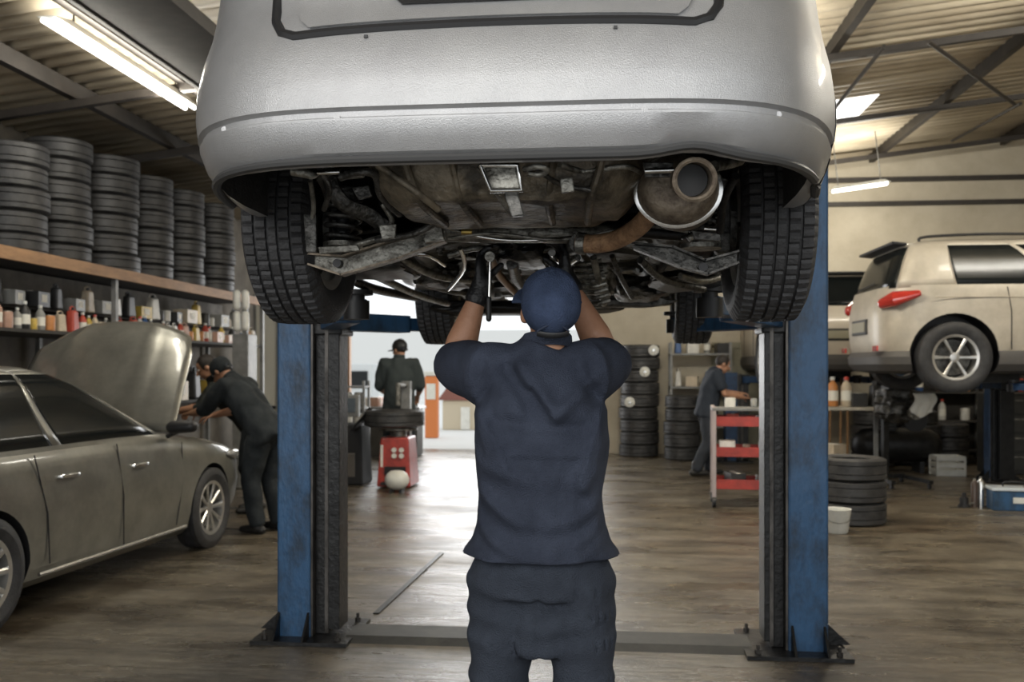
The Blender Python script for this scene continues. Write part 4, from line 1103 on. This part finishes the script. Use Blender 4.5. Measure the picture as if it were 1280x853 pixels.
yp = at(147, 370, 10).y
for px in (-160, 147, 330):
    r_ = ray(px, 400); y = r_.y*(SX1/r_.x)
    bm = B(); box(bm, (-.12 if px < 0 else -.03, y-yc_, SHZ/2-.05), (.05, .05, SHZ-.1)); mk('upright', bm, GREYP, t)
    bm = B(); box(bm, (SX0-SX1+.05, y-yc_, SHZ/2-.05), (.05, .05, SHZ-.1)); mk('upright', bm, GREYP, t)

TPROTO = mk('tyre', tyre_mesh(.325, .205, .20, 40, False, 'Z'), RUBBERD, None, 30)
_first = [True]
def stack_tyre(x, y, z, label, group, s=1., tiltx=0.):
    if _first[0]: o = TPROTO; _first[0] = False
    else:
        o = TPROTO.copy(); COL.objects.link(o)
    o.location = (x, y, z); o.scale = (s, s, 1.); o.rotation_euler = (tiltx, 0, random.uniform(0, 6))
    prop(o, label, 'tyre', group); return o
def shelf_xy(px, X):
    r_ = ray(px, 300); return r_.y*(X/r_.x)
stacks = [(14, -5.42, 5, 'first'), (72, -5.42, 6, 'second'), (131, -5.36, 6, 'broad third'), (182, -5.42, 6, 'fourth'), (224, -5.42, 6, 'fifth'), (264, -5.42, 6, 'last')]
for px, X, n_, desc in stacks:
    y = shelf_xy(px, X)
    for k_ in range(n_):
        stack_tyre(X+random.uniform(-.015, .015), y+random.uniform(-.015, .015), SHZ-.02+.105+k_*.207,
                   'black tyre, %s from the bottom in the %s stack on the timber edged rack' % (ORD[k_], desc), 'tyres stacked on the wall rack', 1.04 if px == 131 else .96)

# bottles, cans and boxes on the lower shelf
def m_c(name, c, r=.45): return M(name, c, r, var=.25, scale=12)
PALETTE = [('white', (.72, .70, .64)), ('cream', (.62, .52, .38)), ('pink', (.50, .30, .22)), ('blue', (.05, .12, .30)), ('red', (.50, .07, .04)), ('yellow', (.60, .42, .08)), ('black', (.03, .03, .03)), ('grey', (.30, .30, .28)), ('orange', (.60, .25, .08)), ('pale blue', (.35, .45, .50))]
_pc = {}
def item(kind, colname, colr, loc, label, group, s=1.):
    key = (kind, colname)
    if key in _pc: o = copy_tree(_pc[key])
    else:
        o = thing(kind, label, kind.replace('_', ' '))
        m_ = m_c('container '+colname, colr)
        if kind == 'bottle':
            lathe('container', [(0, .001), (0, .045), (.004, .048), (.17, .048), (.205, .030), (.22, .018), (.235, .018)], m_, o, 20)
            lathe('bottle_cap', [(.233, .021), (.262, .021), (.264, .001)], M('red cap', (.5, .06, .04), .4) if colname in ('white', 'cream') else WHITEP, o, 14)
            lathe('paper_label', [(.05, .0487), (.14, .0487)], PAPER, o, 20)
        elif kind == 'can':
            lathe('container', [(0, .001), (0, .052), (.01, .055), (.14, .055), (.15, .050), (.15, .001)], m_, o, 24)
            lathe('lid', [(.15, .048), (.156, .045), (.156, .001)], STEEL, o, 20)
        elif kind == 'jug':
            bm = B(); box(bm, (0, 0, .12), (.10, .17, .24), taper=.75); mk('container', bm, m_, o, bevel=.018)
            bm = B(); tube(bm, smoothpts([(0, -.05, .22), (0, -.055, .27), (0, .03, .275), (0, .055, .22)], 4), .010, 8); mk('handle', bm, m_, o, True)
            lathe('spout_cap', [(.24, .02), (.275, .02), (.276, .001)], BLACK, o, 12, c=(0, -.0, 0))
        else:
            bm = B(); box(bm, (0, 0, .08), (.18, .26, .16)); mk('container', bm, m_, o, bevel=.004)
            bm = B(); box(bm, (0, 0, .1612), (.05, .262, .003)); box(bm, (.0915, 0, .09), (.003, .12, .08)); mk('tape', bm, PAPER, o)
        _pc[key] = o
    o.location = loc; o.scale = (s, s, s); o.rotation_euler = (0, 0, random.uniform(-.2, .2)); prop(o, label, kind.replace('_', ' '), group)
    return o
y = 5.6; i = 0
kinds = ['bottle', 'jug', 'can', 'bottle', 'box', 'bottle', 'jug']
while y < 13.2 and i < 70:
    kd = random.choice(kinds); cn, cc = random.choice(PALETTE[:9])
    s = random.uniform(.68, .98); step = {'bottle': .11, 'can': .13, 'jug': .20, 'box': .28}[kd]*s
    article = {'bottle': 'bottle', 'can': 'tin can', 'jug': 'plastic jug', 'box': 'cardboard box'}[kd]
    item(kd, cn, cc, (-5.18, y+step/2, 1.805), '%s %s, rack shelf under the tyres, front row, %s item from the near end' % (cn, article, ordw(i)), 'containers on the rack shelf', s)
    y += step+random.uniform(.0, .05); i += 1
y = 6.0; i = 0
while y < 13.1 and i < 40:
    kd = random.choice(['box', 'jug', 'can']); cn, cc = random.choice([PALETTE[q] for q in (0, 1, 6, 6, 7, 7, 5)])
    s = random.uniform(.75, 1.1); step = {'can': .13, 'jug': .20, 'box': .28}[kd]*s
    item(kd, cn, cc, (-5.40, y+step/2, 2.041), '%s %s, raised step of the rack under the tyres, %s from the near end' % (cn, {'can': 'tin can', 'jug': 'plastic jug', 'box': 'cardboard box'}[kd], ordw(i)), 'goods on the raised step of the rack', s)
    y += step+random.uniform(.02, .12); i += 1
y = 7.4
for i, (cn, q, kd) in enumerate((('yellow', 5, 'box'), ('black', 6, 'can'), ('yellow', 5, 'box'), ('grey', 7, 'jug'), ('orange', 8, 'can'), ('black', 6, 'box'), ('cream', 1, 'box'), ('black', 6, 'jug'), ('yellow', 5, 'box'), ('white', 0, 'jug'))):
    item(kd, cn, PALETTE[q][1], (-5.36, y, 1.066), '%s %s on the bottom rack shelf, %s from the raised bonnet end' % (cn, kd, ORD[i]), 'containers on the bottom rack shelf', 1.5); y += .62
# tall white canisters at the end of the rack
p = ad(306, 392, 11.6)
t = thing('filter_dispenser', 'white upright dispenser with paired round cells beside the end of the tyre rack', 'dispenser', (p.x, p.y, 0))
bm = B(); box(bm, (0, 0, .94), (.20, .30, 1.88)); mk('cabinet', bm, GREYP, t, bevel=.01)
for k_ in range(2):
    for s in (-1, 1):
        bm = B(); tube(bm, [(s*.055, -.12, 1.96+k_*.26), (s*.055, -.12, 2.12+k_*.26)], .045, 16, roundcap=True); mk('cell', bm, WHITEP, t, True)
bm = B(); box(bm, (0, .02, 2.12), (.06, .05, .5)); mk('spine', bm, GREYP, t)
p = ad(334, 420, 14.9)
t = thing('roller_door_panel', 'pale cream folded door leaf standing between the rack and the blue post', 'door leaf', (p.x, p.y, 0))
bm = B(); box(bm, (0, 0, 1.3), (.36, .05, 2.6)); mk('leaf', bm, M('pale cream paint', (.62, .60, .52), .6), t, bevel=.01)
for x in (-.19, .19):
    bm = B(); box(bm, (x, -.01, 1.32), (.04, .09, 2.64)); mk('stile', bm, GREYP, t)
bm = B(); box(bm, (0, -.04, .85), (.3, .03, .05)); mk('push_bar', bm, BLACK, t)

# ================================================================== centre: tyre changer, bench, outside
p = gnd(498, 608)
t = thing('tyre_changer', 'red tyre changing machine with a black tyre clamped on top, in front of the doorway', 'machine', (p.x, p.y, 0))
bm = B(); box(bm, (0, 0, .32), (.42, .55, .60), taper=.82); mk('cabinet', bm, RED, t, bevel=.02)
lathe('turntable', [(.62, .001), (.62, .10), (.68, .10), (.70, .24), (.72, .24), (.73, .001)], STEEL, t, 30)
bm = B(); box(bm, (0, .46, .65), (.12, .12, 1.3)); box(bm, (0, .36, .1), (.2, .2, .2)); mk('tower', bm, GREYP, t, bevel=.01)
bm = B(); tube(bm, [(0, .46, 1.24), (0, -.02, 1.26), (0, -.02, 1.0)], .03, 12); mk('mount_arm', bm, STEEL, t)
for s in (-1, 1):
    bm = B(); box(bm, (s*.10, -.30, .07), (.08, .12, .03)); mk('pedal', bm, BLACK, t)
for k_, z in enumerate((.47, .40)):
    for s in (-1, 1):
        bm = B(); tube(bm, [(s*.045+.05, -.27, z), (s*.045+.05, -.25, z)], .03, 14); mk('gauge', bm, WHITEP, t)
bm = B(); box(bm, (-.15, -.245, .28), (.03, .02, .5)); mk('trim_strip', bm, WHITEP, t)
bm = B(); box(bm, (.02, -.275, .22), (.26, .02, .10)); mk('dark_panel', bm, BLACK, t)
o = stack_tyre(p.x-.05, p.y, .845, 'black tyre lying flat on the red tyre changer', 'tyres on machines', 1.15)
p2_ = gnd(499, 614)
t = thing('air_tank', 'small white round tank on the floor before the red tyre changer', 'tank', (p2_.x, p2_.y-.12, 0))
bm = B(); tube(bm, [(-.03, 0, .145), (.03, 0, .145)], .115, 20, roundcap=True); mk('vessel', bm, WHITEP, t, True)
for s in (-1, 1):
    bm = B(); box(bm, (s*.06, 0, .02), (.03, .18, .04)); mk('foot', bm, BLACK, t)
p = gnd(452, 604)
t = thing('wheel_balancer', 'black wheel balancer with a dark hood left of the red tyre changer', 'machine', (p.x-.17, p.y, 0))
bm = B(); box(bm, (0, 0, .38), (.50, .5, .76), taper=.88); mk('cabinet', bm, BLACK, t, bevel=.02)
bm = B(); tube(bm, [(.15, -.3, .70), (.32, -.3, .88), (.36, -.28, .96)], [(.18, .02), (.2, .02), (.1, .02)], 16); mk('hood', bm, BLACK, t, True)
bm = B(); box(bm, (-.05, .08, .98), (.34, .10, .28)); d_ = mk('display', bm, GREYP, t, bevel=.01)
bm = B(); box(bm, (-.05, .02, .99), (.26, .02, .18)); mk('screen', bm, M('screen', (.1, .12, .14), .2), d_)
bm = B(); tube(bm, [(.0, -.25, .55), (.0, -.42, .55)], .02, 12); mk('shaft', bm, CHROME, t, True)
bm = B(); box(bm, (0, -.24, .25), (.3, .02, .3)); mk('front_panel', bm, M('smoked panel', (.10, .09, .08), .4), t, bevel=.01)
# narrow parts shelf with white tins at the left side of the doorway
p = gnd(436, 602)
t = thing('parts_shelf', 'narrow grey parts shelf of white tins beside the dark lift channel', 'shelf', (p.x-.03, p.y+.35, 0))
for s in (-1, 1):
    for q in (-1, 1):
        bm = B(); box(bm, (s*.17, q*.13, .65), (.03, .03, 1.3)); mk('upright', bm, GREYP, t)
for k_ in range(5):
    bm = B(); box(bm, (0, 0, .10+k_*.28), (.36, .28, .02)); mk('shelf_board', bm, GREYP, t)
for k_ in range(4):
    for q in (-1, 1):
        cn, cc = PALETTE[(0, 1, 0, 7)[k_]]
        item('can', cn, cc, (p.x-.03+q*.08, p.y+.33, .112+k_*.28), '%s tin, %s on the %s board from the floor, narrow parts shelf' % (cn, 'left one' if q < 0 else 'right one', ORD[k_]), 'tins on the narrow parts shelf', 1.25)
# counter with colourful goods behind the machines
p = gnd(470, 585)
t = thing('counter', 'dark counter with colourful goods behind the tyre changer', 'counter', (p.x-.3, p.y+1.9, 0))
bm = B(); box(bm, (0, 0, .40), (1.15, .5, .78)); mk('base', bm, DARKW, t, bevel=.01)
bm = B(); box(bm, (0, 0, .81), (1.25, .6, .04)); mk('worktop', bm, GREYP, t, bevel=.01)
for i in range(7):
    cn, cc = PALETTE[(8, 0, 2, 4, 0, 8, 7)[i]]
    item(('box', 'can', 'box', 'can', 'jug', 'box', 'can')[i], cn, cc, (p.x-.80+i*.165, p.y+1.9, .832), '%s %s on the dark counter behind the tyre changer, %s from left' % (cn, ('box', 'can', 'box', 'can', 'jug', 'box', 'can')[i], ORD[i]), 'goods on the dark counter', .95)
# things out in the bright yard
def yard_box(name, label, cat, px0, px1, py0, py1, Y, mat, extra=None):
    a = at(px0, py1, Y); b = at(px1, py0, Y); w_ = b.x-a.x; hh = b.z+.03
    t = thing(name, label, cat, ((a.x+b.x)/2, Y, -.03)); bm = B(); box(bm, (0, 0, hh/2), (w_, w_*.8, hh)); mk('body', bm, mat, t, bevel=.03)
    return t, w_, hh
t, w_, hh = yard_box('fuel_pump', 'orange red cabinet standing in the bright yard beyond the doorway', 'cabinet', 532, 548, 470, 545, 20, ORANGE)
bm = B(); box(bm, (0, -w_*.42, hh*.75), (w_*.7, .03, hh*.25)); mk('dial_panel', bm, WHITEP, t); bm = B(); box(bm, (0, 0, hh+.05), (w_*1.15, w_, .1)); mk('top_cover', bm, WHITEP, t, bevel=.02)
t, w_, hh = yard_box('kiosk', 'small beige kiosk with a dark roof in the yard outside', 'kiosk', 556, 600, 500, 548, 23, M('beige render', (.55, .48, .36), .8))
bm = B(); prism(bm, [(-w_*.62, hh), (w_*.62, hh), (w_*.1, hh+.55), (-w_*.2, hh+.5)], w_*.95, 'XZ', 0); mk('roof', bm, M('dull red roof', (.22, .09, .07), .8), t)
bm = B(); box(bm, (w_*.15, -w_*.42, hh*.4), (w_*.25, .06, hh*.75)); mk('door', bm, WHITEP, t)
t, w_, hh = yard_box('parked_van', 'pale van parked far out in the bright yard, seen between machine and doorway edge', 'van', 425, 470, 455, 545, 27, M('pale grey', (.6, .62, .62), .4))
bm = B(); box(bm, (0, -w_*.41, hh*.72), (w_*.75, .04, hh*.3)); mk('rear_window', bm, GLASS, t)
for s in (-1, 1):
    bm = B(); tube(bm, [(s*w_*.42, -w_*.3, .3), (s*w_*.3, -w_*.3, .3)], .3, 20); mk('wheel', bm, RUBBER, t)
bm = B(); box(bm, (-1, 44, 1.6), (60, .3, 3.4)); struct('wall_yard', bm, M('white yard wall', (.72, .72, .70), .9))

# ================================================================== right side: tyres, cart, benches
def floor_stack(px, py, n_, desc, s=1., group='tyres stacked at the back wall', dy=0):
    p = gnd(px, py); p.y = min(p.y, YB-.38-dy)
    for k_ in range(n_):
        stack_tyre(p.x+random.uniform(-.02, .02), p.y+dy+random.uniform(-.02, .02), .104+k_*.2065, 'black tyre, %s from floor in the %s' % (ORD[k_], desc), group, s)
    return p
p = floor_stack(799, 570, 9, 'tall stack just right of the mechanic', 1.)
for (qx, qy, lab) in ((817, 438, 'upper'), (806, 465, 'middle'), (787, 503, 'lower')):
    q = at(qx, qy, p.y-.335)
    t = thing('hub_cap', '%s of three bright round hub caps leaning on the tall tyre stack' % lab, 'hub cap', q, group='bright hub caps')
    bm = B(); revolve(bm, [(-.03, .001), (-.03, .03), (-.01, .06), (0, .085), (.012, .08), (.012, .001)], 24, 'Y'); mk('disc', bm, WHITEP, t, True)
    bm = B(); revolve(bm, [(-.04, .001), (-.04, .02), (-.028, .025)], 12, 'Y'); mk('boss', bm, CHROME, t)
floor_stack(848, 568, 5, 'short stack beside the tall stack', .9, dy=-.9)
# shelving with cartons above the short stack
p = gnd(845, 566)
t = thing('storage_rack', 'metal storage rack against the back wall behind the short tyre stack', 'rack', (p.x+.34, YB-.36, 0))
for s in (-1, 1):
    for q in (-1, 1):
        bm = B(); box(bm, (s*.48, q*.22, .95), (.04, .04, 1.9)); mk('upright', bm, GREYP, t)
for z in (.5, 1.15, 1.7):
    bm = B(); box(bm, (0, 0, z), (1.0, .5, .03)); mk('shelf_board', bm, GREYP, t)
for i in range(8):
    cn, cc = PALETTE[(0, 1, 8, 6, 3, 0, 7, 6)[i]]
    z = 1.167 if i < 4 else 1.717
    item(('jug', 'box', 'bottle', 'box')[i % 4], cn, cc, (p.x-.02+(i % 4)*.24, YB-.40, z), '%s %s, %s board of the rack behind the short tyre stack, %s from left' % (cn, ('jug', 'box', 'bottle', 'box')[i % 4], 'middle' if i < 4 else 'top', ORD[i % 4]), 'goods on the metal rack', 1.05)
# red tool cart
p = gnd(932, 634)
cw, cd = .64, .42
t = thing('tool_cart', 'red three tier tool cart on black castors beside the right blue column', 'tool cart', (p.x, p.y+.12, 0), math.radians(-4))
for s in (-1, 1):
    for q in (-1, 1):
        bm = B(); box(bm, (s*cw/2, q*cd/2, .58), (.045, .03, .96)); mk('post', bm, M('bare pink grey metal', (.45, .38, .36), .4, .5), t, bevel=.005)
        bm = B(); revolve(bm, [(-.02, .001), (-.02, .05), (-.014, .055), (.014, .055), (.02, .05), (.02, .001)], 18, 'X', c=(s*cw/2, q*cd/2, .056)); w__ = mk('castor', bm, BLACK, t, True)
        bm = B(); box(bm, (s*cw/2, q*cd/2, .09), (.05, .03, .04)); mk('fork', bm, STEEL, w__)
for nm, z in (('lower_tray', .20), ('middle_tray', .54), ('upper_tray', .86)):
    bm = B(); box(bm, (0, 0, z), (cw, cd, .015))
    for s in (-1, 1): box(bm, (0, s*cd/2, z+.045), (cw, .012, .10)); box(bm, (s*cw/2, 0, z+.045), (.012, cd, .10))
    mk(nm, bm, RED, t)
bm = B(); box(bm, (0, 0, 1.03), (cw+.04, cd+.04, .03)); mk('top_tray', bm, GREYP, t, bevel=.004)
cp_ = V((p.x, p.y+.12, 0))
for i, (dx, z, cn, q, kd, s) in enumerate(((-.15, 1.05, 'white', 0, 'box', .6), (.10, 1.05, 'grey', 7, 'can', .6), (.22, 1.05, 'white', 0, 'bottle', .7), (-.18, .55, 'white', 0, 'box', .9), (.02, .55, 'cream', 1, 'can', .7), (.18, .55, 'white', 0, 'jug', .6), (-.12, .87, 'red', 4, 'box', .7), (.15, .87, 'white', 0, 'can', .6), (-.1, .21, 'black', 6, 'box', .9), (.16, .21, 'grey', 7, 'can', .8))):
    item(kd, cn, PALETTE[q][1], (cp_.x+dx, cp_.y-.04, z), '%s %s on the %s tray of the red tool cart, %s side' % (cn, kd, {1.05: 'top', .55: 'middle', .87: 'upper', .21: 'lowest'}[z], 'left' if dx < -.05 else ('right' if dx > .05 and dx != .10 else 'centre')), 'things on the tool cart', s)
# near tyre pile right of the column
p = gnd(1066, 655)
for k_ in range(3):
    stack_tyre(p.x, p.y+.1, .104+k_*.207, 'black tyre, %s from floor in the near pile right of the blue column' % ORD[k_], 'tyres piled by the right column', 1.0)
p = gnd(1040, 660)
t = thing('bucket', 'white bucket on the floor at the foot of the near tyre pile', 'bucket', (p.x-.02, p.y-.25, 0))
lathe('pail', [(0, .001), (0, .09), (.01, .10), (.20, .125), (.21, .13), (.205, .12), (.02, .095)], WHITEP, t, 28)
bm = B(); tube(bm, smoothpts([(-.125, 0, .19), (-.09, -.09, .12), (0, -.13, .10), (.09, -.09, .12), (.125, 0, .19)], 5), .004, 6); mk('handle', bm, STEEL, t)
# work bench with vice and pegs
p = gnd(1064, 600)
def bench(label, x, y, w_, d_, hh, rz=0):
    t = thing('workbench', label, 'workbench', (x, y, 0), rz)
    bm = B(); box(bm, (0, 0, hh-.02), (w_, d_, .045)); mk('worktop', bm, M('pale worn top', (.5, .46, .38), .6, var=.4), t, bevel=.005)
    for s in (-1, 1):
        for q in (-1, 1):
            bm = B(); box(bm, (s*(w_/2-.04), q*(d_/2-.04), (hh-.04)/2), (.05, .05, hh-.04)); mk('leg', bm, GREYP, t)
    bm = B(); box(bm, (0, 0, .2), (w_-.06, d_-.06, .03)); mk('lower_shelf', bm, GREYP, t)
    return t
bench('pale topped workbench behind the near tyre pile, right of the column', p.x, p.y+.3, 1.0, .55, .95)
for i, (dx, kd, q, s) in enumerate(((-.35, 'can', 8, 1.2), (-.18, 'bottle', 8, 1.5), (.0, 'bottle', 1, 1.5), (.15, 'box', 6, 1.1), (.36, 'jug', 6, 1.2))):
    item(kd, PALETTE[q][0], PALETTE[q][1], (p.x+dx, p.y+.25, .957), '%s %s on the pale workbench, %s from the left' % (PALETTE[q][0], kd, ORD[i]), 'things on the pale workbench', s)
item('box', 'cream', PALETTE[1][1], (p.x-.25, p.y+.22, .217), 'cream box slanting under the pale workbench beside the column', 'things on the pale workbench', 1.5).rotation_euler = (0, .0, .7)
# black machine and crate rack under the SUV
p = gnd(1120, 590)
t = thing('compressor', 'black air compressor with ribbed cylinder below the tail of the SUV', 'compressor', (p.x, p.y+.0, 0))
bm = B(); tube(bm, [(-.38, 0, .38), (.38, 0, .38)], .24, 28, roundcap=True); mk('tank', bm, GREASE, t, True)
for s in (-1, 1):
    bm = B(); box(bm, (s*.3, 0, .08), (.06, .36, .16)); mk('foot', bm, BLACK, t)
bm = B(); box(bm, (-.15, 0, .72), (.22, .24, .30)); mk('cylinder', bm, GREASE, t)
for k_ in range(6):
    bm = B(); box(bm, (-.15, 0, .62+k_*.045), (.28, .30, .012)); mk('cooling_fin', bm, DKSTEEL, t)
bm = B(); revolve(bm, [(-.02, .001), (-.02, .16), (.02, .16), (.02, .001)], 28, 'Y', c=(.2, -.2, .74)); mk('flywheel', bm, BLACK, t, True)
for i, (px, py, n_, desc) in enumerate(((1100, 585, 4, 'dark stack behind the compressor'), (1142, 580, 4, 'stack below the SUV rear wheel'), (1180, 578, 3, 'low stack left of the far blue post'), (1262, 582, 4, 'stack at the right picture edge'))):
    floor_stack(px, py, n_, desc, .95, 'tyres stacked under the SUV', (.35, -.15, -.15, .3)[i])
def crate(px, py, label, mat, w_=.36, d_=.3, hh=.26, z=0., dy=0.):
    p = gnd(px, py) if z == 0 else None
    t = thing('crate', label, 'crate', (p.x, p.y+dy, 0) if z == 0 else (px, py, z))
    bm = B(); box(bm, (0, 0, .01), (w_, d_, .02))
    for s in (-1, 1):
        for k_ in range(3):
            box(bm, (0, s*d_/2, .05+k_*hh*.36), (w_, .012, hh*.24)); box(bm, (s*w_/2, 0, .05+k_*hh*.36), (.012, d_, hh*.24))
    mk('slats', bm, mat, t)
    for s in (-1, 1):
        for q in (-1, 1):
            bm = B(); box(bm, (s*w_/2, q*d_/2, hh/2), (.025, .025, hh)); mk('corner', bm, mat, t)
    return t
crate(1184, 594, 'white slatted crate on the floor left of the far blue post', WHITEP)
crate(1258, 586, 'cream slatted crate on the floor at the right picture edge', M('cream plastic', (.6, .56, .46), .5), .36)
t = crate(1258, 586, 'x', MATS['cream plastic'], .34); t.location.z = .27; t['label'] = 'cream slatted crate stacked on top of the one at the right picture edge'
# metal shelving with goods behind
p = gnd(1165, 572)
t = thing('storage_rack', 'dark metal rack along the back wall below the SUV', 'rack', (6.6, 15.85, 0))
for x in (-1.75, -.6, .6, 1.75):
    for q in (-1, 1):
        bm = B(); box(bm, (x, q*.2, .95), (.05, .05, 1.9)); mk('upright', bm, GREYP, t)
for z in (.15, .62, 1.08, 1.55):
    bm = B(); box(bm, (0, 0, z), (3.55, .48, .03)); mk('shelf_board', bm, DARKW, t)
bm = B(); box(bm, (0, .23, .95), (3.55, .01, 1.8)); mk('back_board', bm, DARKW, t)
rx = 6.6
n_ = 0
for lev, z in ((2, 1.097), (1, .637), (3, 1.567)):
    for i in range(10):
        cn, cc = random.choice([PALETTE[q] for q in (0, 1, 2, 6, 6, 7, 4, 8, 3, 6)]); kd = random.choice(['box', 'jug', 'can', 'bottle', 'box'])
        item(kd, cn, cc, (rx-1.6+i*.355, 15.75, z), '%s %s on the %s board of the rack below the SUV, %s from left' % (cn, kd, {1: 'second', 2: 'third', 3: 'top'}[lev], ORD[i]), 'goods on the rack below the SUV', 1.28)
# far lift holding the SUV
a = gnd(1217, 592)
XF0, XF1 = a.x-.02, 0
t = lift('vehicle_lift', 'far two post lift with dark blue posts under the cream SUV', -1.95, 1.75, 0, 3.0 if False else 1.62, SUVZ+.06, [(.55, -.7), (.55, .8)], loc=(5.05, 11.15, 0), rz=math.radians(90), mat=BLUED, base=False)
# lift for the second pale car
lift('vehicle_lift', 'distant lift behind the right blue column, carrying the beige car', p2.x-1.35, p2.x+1.35, 15.1, 1.40, 1.29, [(p2.x+.55, 14.6), (p2.x+.55, 15.9)], mat=BLUED, base=False)
# toolbox and cans on the floor at right
p = gnd(1262, 640)
t = thing('toolbox', 'blue metal toolbox with a white tray on the floor at the right', 'toolbox', (p.x+.1, p.y+.15, 0), math.radians(-6))
bm = B(); box(bm, (0, 0, .10), (.46, .24, .20)); mk('case', bm, BLUE, t, bevel=.01)
bm = B(); box(bm, (0, 0, .22), (.48, .26, .035)); mk('lid', bm, M('pale steel lid', (.6, .65, .68), .4, .3), t, bevel=.008)
bm = B(); box(bm, (.02, -.124, .11), (.12, .01, .06)); mk('latch_plate', bm, WHITEP, t)
bm = B(); tube(bm, smoothpts([(-.1, 0, .235), (-.09, 0, .285), (.09, 0, .285), (.1, 0, .235)], 4), .008, 8); mk('handle', bm, BLACK, t, True)
for i, (px, r, hh, mt, lab) in enumerate(((1218, .035, .30, M('dark brown bottle', (.06, .04, .03), .3), 'slim dark cylinder on the floor left of the blue toolbox'), (1226, .035, .32, CHROME, 'slim bright steel cylinder between the dark one and the blue toolbox'))):
    p = gnd(px, 634); t = thing('gas_cylinder', lab, 'cylinder', (p.x, p.y, 0))
    lathe('vessel', [(0, .001), (0, r), (hh*.8, r), (hh*.92, r*.5), (hh*.93, .001)], mt, t, 18)
    lathe('valve', [(hh*.9, r*.4), (hh, r*.4), (hh, .001)], STEEL, t, 10)
p = gnd(1205, 634)
t = thing('bottle_jack', 'small black bottle jack on the floor left of the slim cylinders', 'jack', (p.x, p.y, 0))
lathe('base', [(0, .001), (0, .06), (.02, .06), (.03, .045), (.10, .045), (.11, .02), (.15, .02), (.15, .001)], BLACK, t, 18)
bm = B(); tube(bm, [(.03, 0, .03), (.10, -.02, .05)], .008, 8); mk('handle', bm, STEEL, t)
# wire wall shelf right edge and dark cabinet
p = ad(1262, 580, 13.0)
t = thing('tool_cabinet', 'dark tool cabinet standing at the right picture edge under the SUV sill', 'cabinet', (p.x+.15, p.y+.2, 0))
bm = B(); box(bm, (0, 0, .56), (.85, .45, 1.12)); mk('body', bm, M('charcoal steel', (.05, .05, .048), .5, .2, var=.4), t, bevel=.01)
for k_ in range(4):
    bm = B(); box(bm, (0, -.23, .18+k_*.26), (.78, .02, .22)); d_ = mk('drawer', bm, M('charcoal steel front', (.07, .07, .065), .45, .2, var=.3), t, bevel=.004)
    bm = B(); box(bm, (0, -.25, .24+k_*.26), (.4, .02, .02)); mk('handle', bm, STEEL, d_)

# engine on a stand, rags and long handles by the pale bench
p = gnd(1118, 606)
t = thing('engine_stand', 'black engine bolted to a wheeled stand under the rear bumper of the SUV', 'engine stand', (p.x, p.y-.1, 0), .2); t.scale = (1, 1, .9)
for s in (-1, 1):
    bm = B(); box(bm, (s*.24, 0, .09), (.05, .75, .05)); f_ = mk('foot_bar', bm, GREASE, t)
    for q in (-1, 1):
        bm = B(); revolve(bm, [(-.015, .001), (-.015, .03), (.015, .03), (.015, .001)], 14, 'X', c=(s*.24, q*.33, .031)); mk('castor', bm, BLACK, f_, True)
bm = B(); box(bm, (0, .3, .10), (.5, .06, .06)); box(bm, (0, .3, .62), (.07, .07, 1.0)); mk('post', bm, GREASE, t)
bm = B(); bmesh.ops.create_icosphere(bm, subdivisions=4, radius=1.)
for v in bm.verts:
    n_ = v.co.normalized(); q = max(abs(n_.x), abs(n_.y), abs(n_.z)); v.co = n_*(.6+.36/q); v.co *= 1+.2*noise.noise(v.co*2.6)+.05*(1 if math.sin(v.co.z*11) > .2 else -1)
    v.co = V((v.co.x*.27, v.co.y*.24, v.co.z*.25))+V((0, -.02, 1.12))
mk('engine', bm, DKSTEEL, t, True)
bm = B(); box(bm, (0, -.02, 1.36), (.34, .22, .07)); mk('valve_cover', bm, BLACK, t, bevel=.015)
bm = B(); revolve(bm, [(-.03, .001), (-.03, .09), (.03, .09), (.03, .001)], 20, 'Y', c=(.08, -.29, 1.02)); mk('pulley', bm, STEEL, t, True)
bm = B(); g = []
for i in range(13):
    r_ = []
    for j in range(11):
        u, v_ = i/12-.5, j/10
        r_.append(bm.verts.new((u*.26+.03*math.sin(v_*5), -.27-.02*math.sin(u*14)*v_-.02, 1.26-.30*v_*(1-.5*abs(u)))))
    g.append(r_)
for i in range(12):
    for j in range(10): bm.faces.new((g[i][j], g[i+1][j], g[i+1][j+1], g[i][j+1]))
for v in bm.verts: v.co += V((p.x+.22, p.y-.12, -.10))
o = mk('cloth_rag', bm, PAPER, None, 'all'); sm = o.modifiers.new('s', 'SOLIDIFY'); sm.thickness = .006
prop(o, 'crumpled white rag hanging on the front of the black engine', 'rag')
for i, (px, dz, lab) in enumerate(((1047, 1.32, 'left'), (1061, 1.45, 'middle'), (1070, 1.38, 'right'))):
    q = gnd(px, 586)
    t = thing('long_handled_tool', '%s of three long wooden handled tools standing behind the pale workbench' % lab, 'tool', (q.x, q.y+.5, 0), 0, 'long handled tools behind the pale workbench')
    bm = B(); tube(bm, [(0, 0, .12), (.02, .04, dz)], .018, 10, roundcap=True); mk('handle', bm, WOODE, t, True)
    bm = B(); box(bm, (0, 0, .07), (.10, .04, .14), taper=.7); mk('tool_head', bm, DKSTEEL, t, bevel=.008)
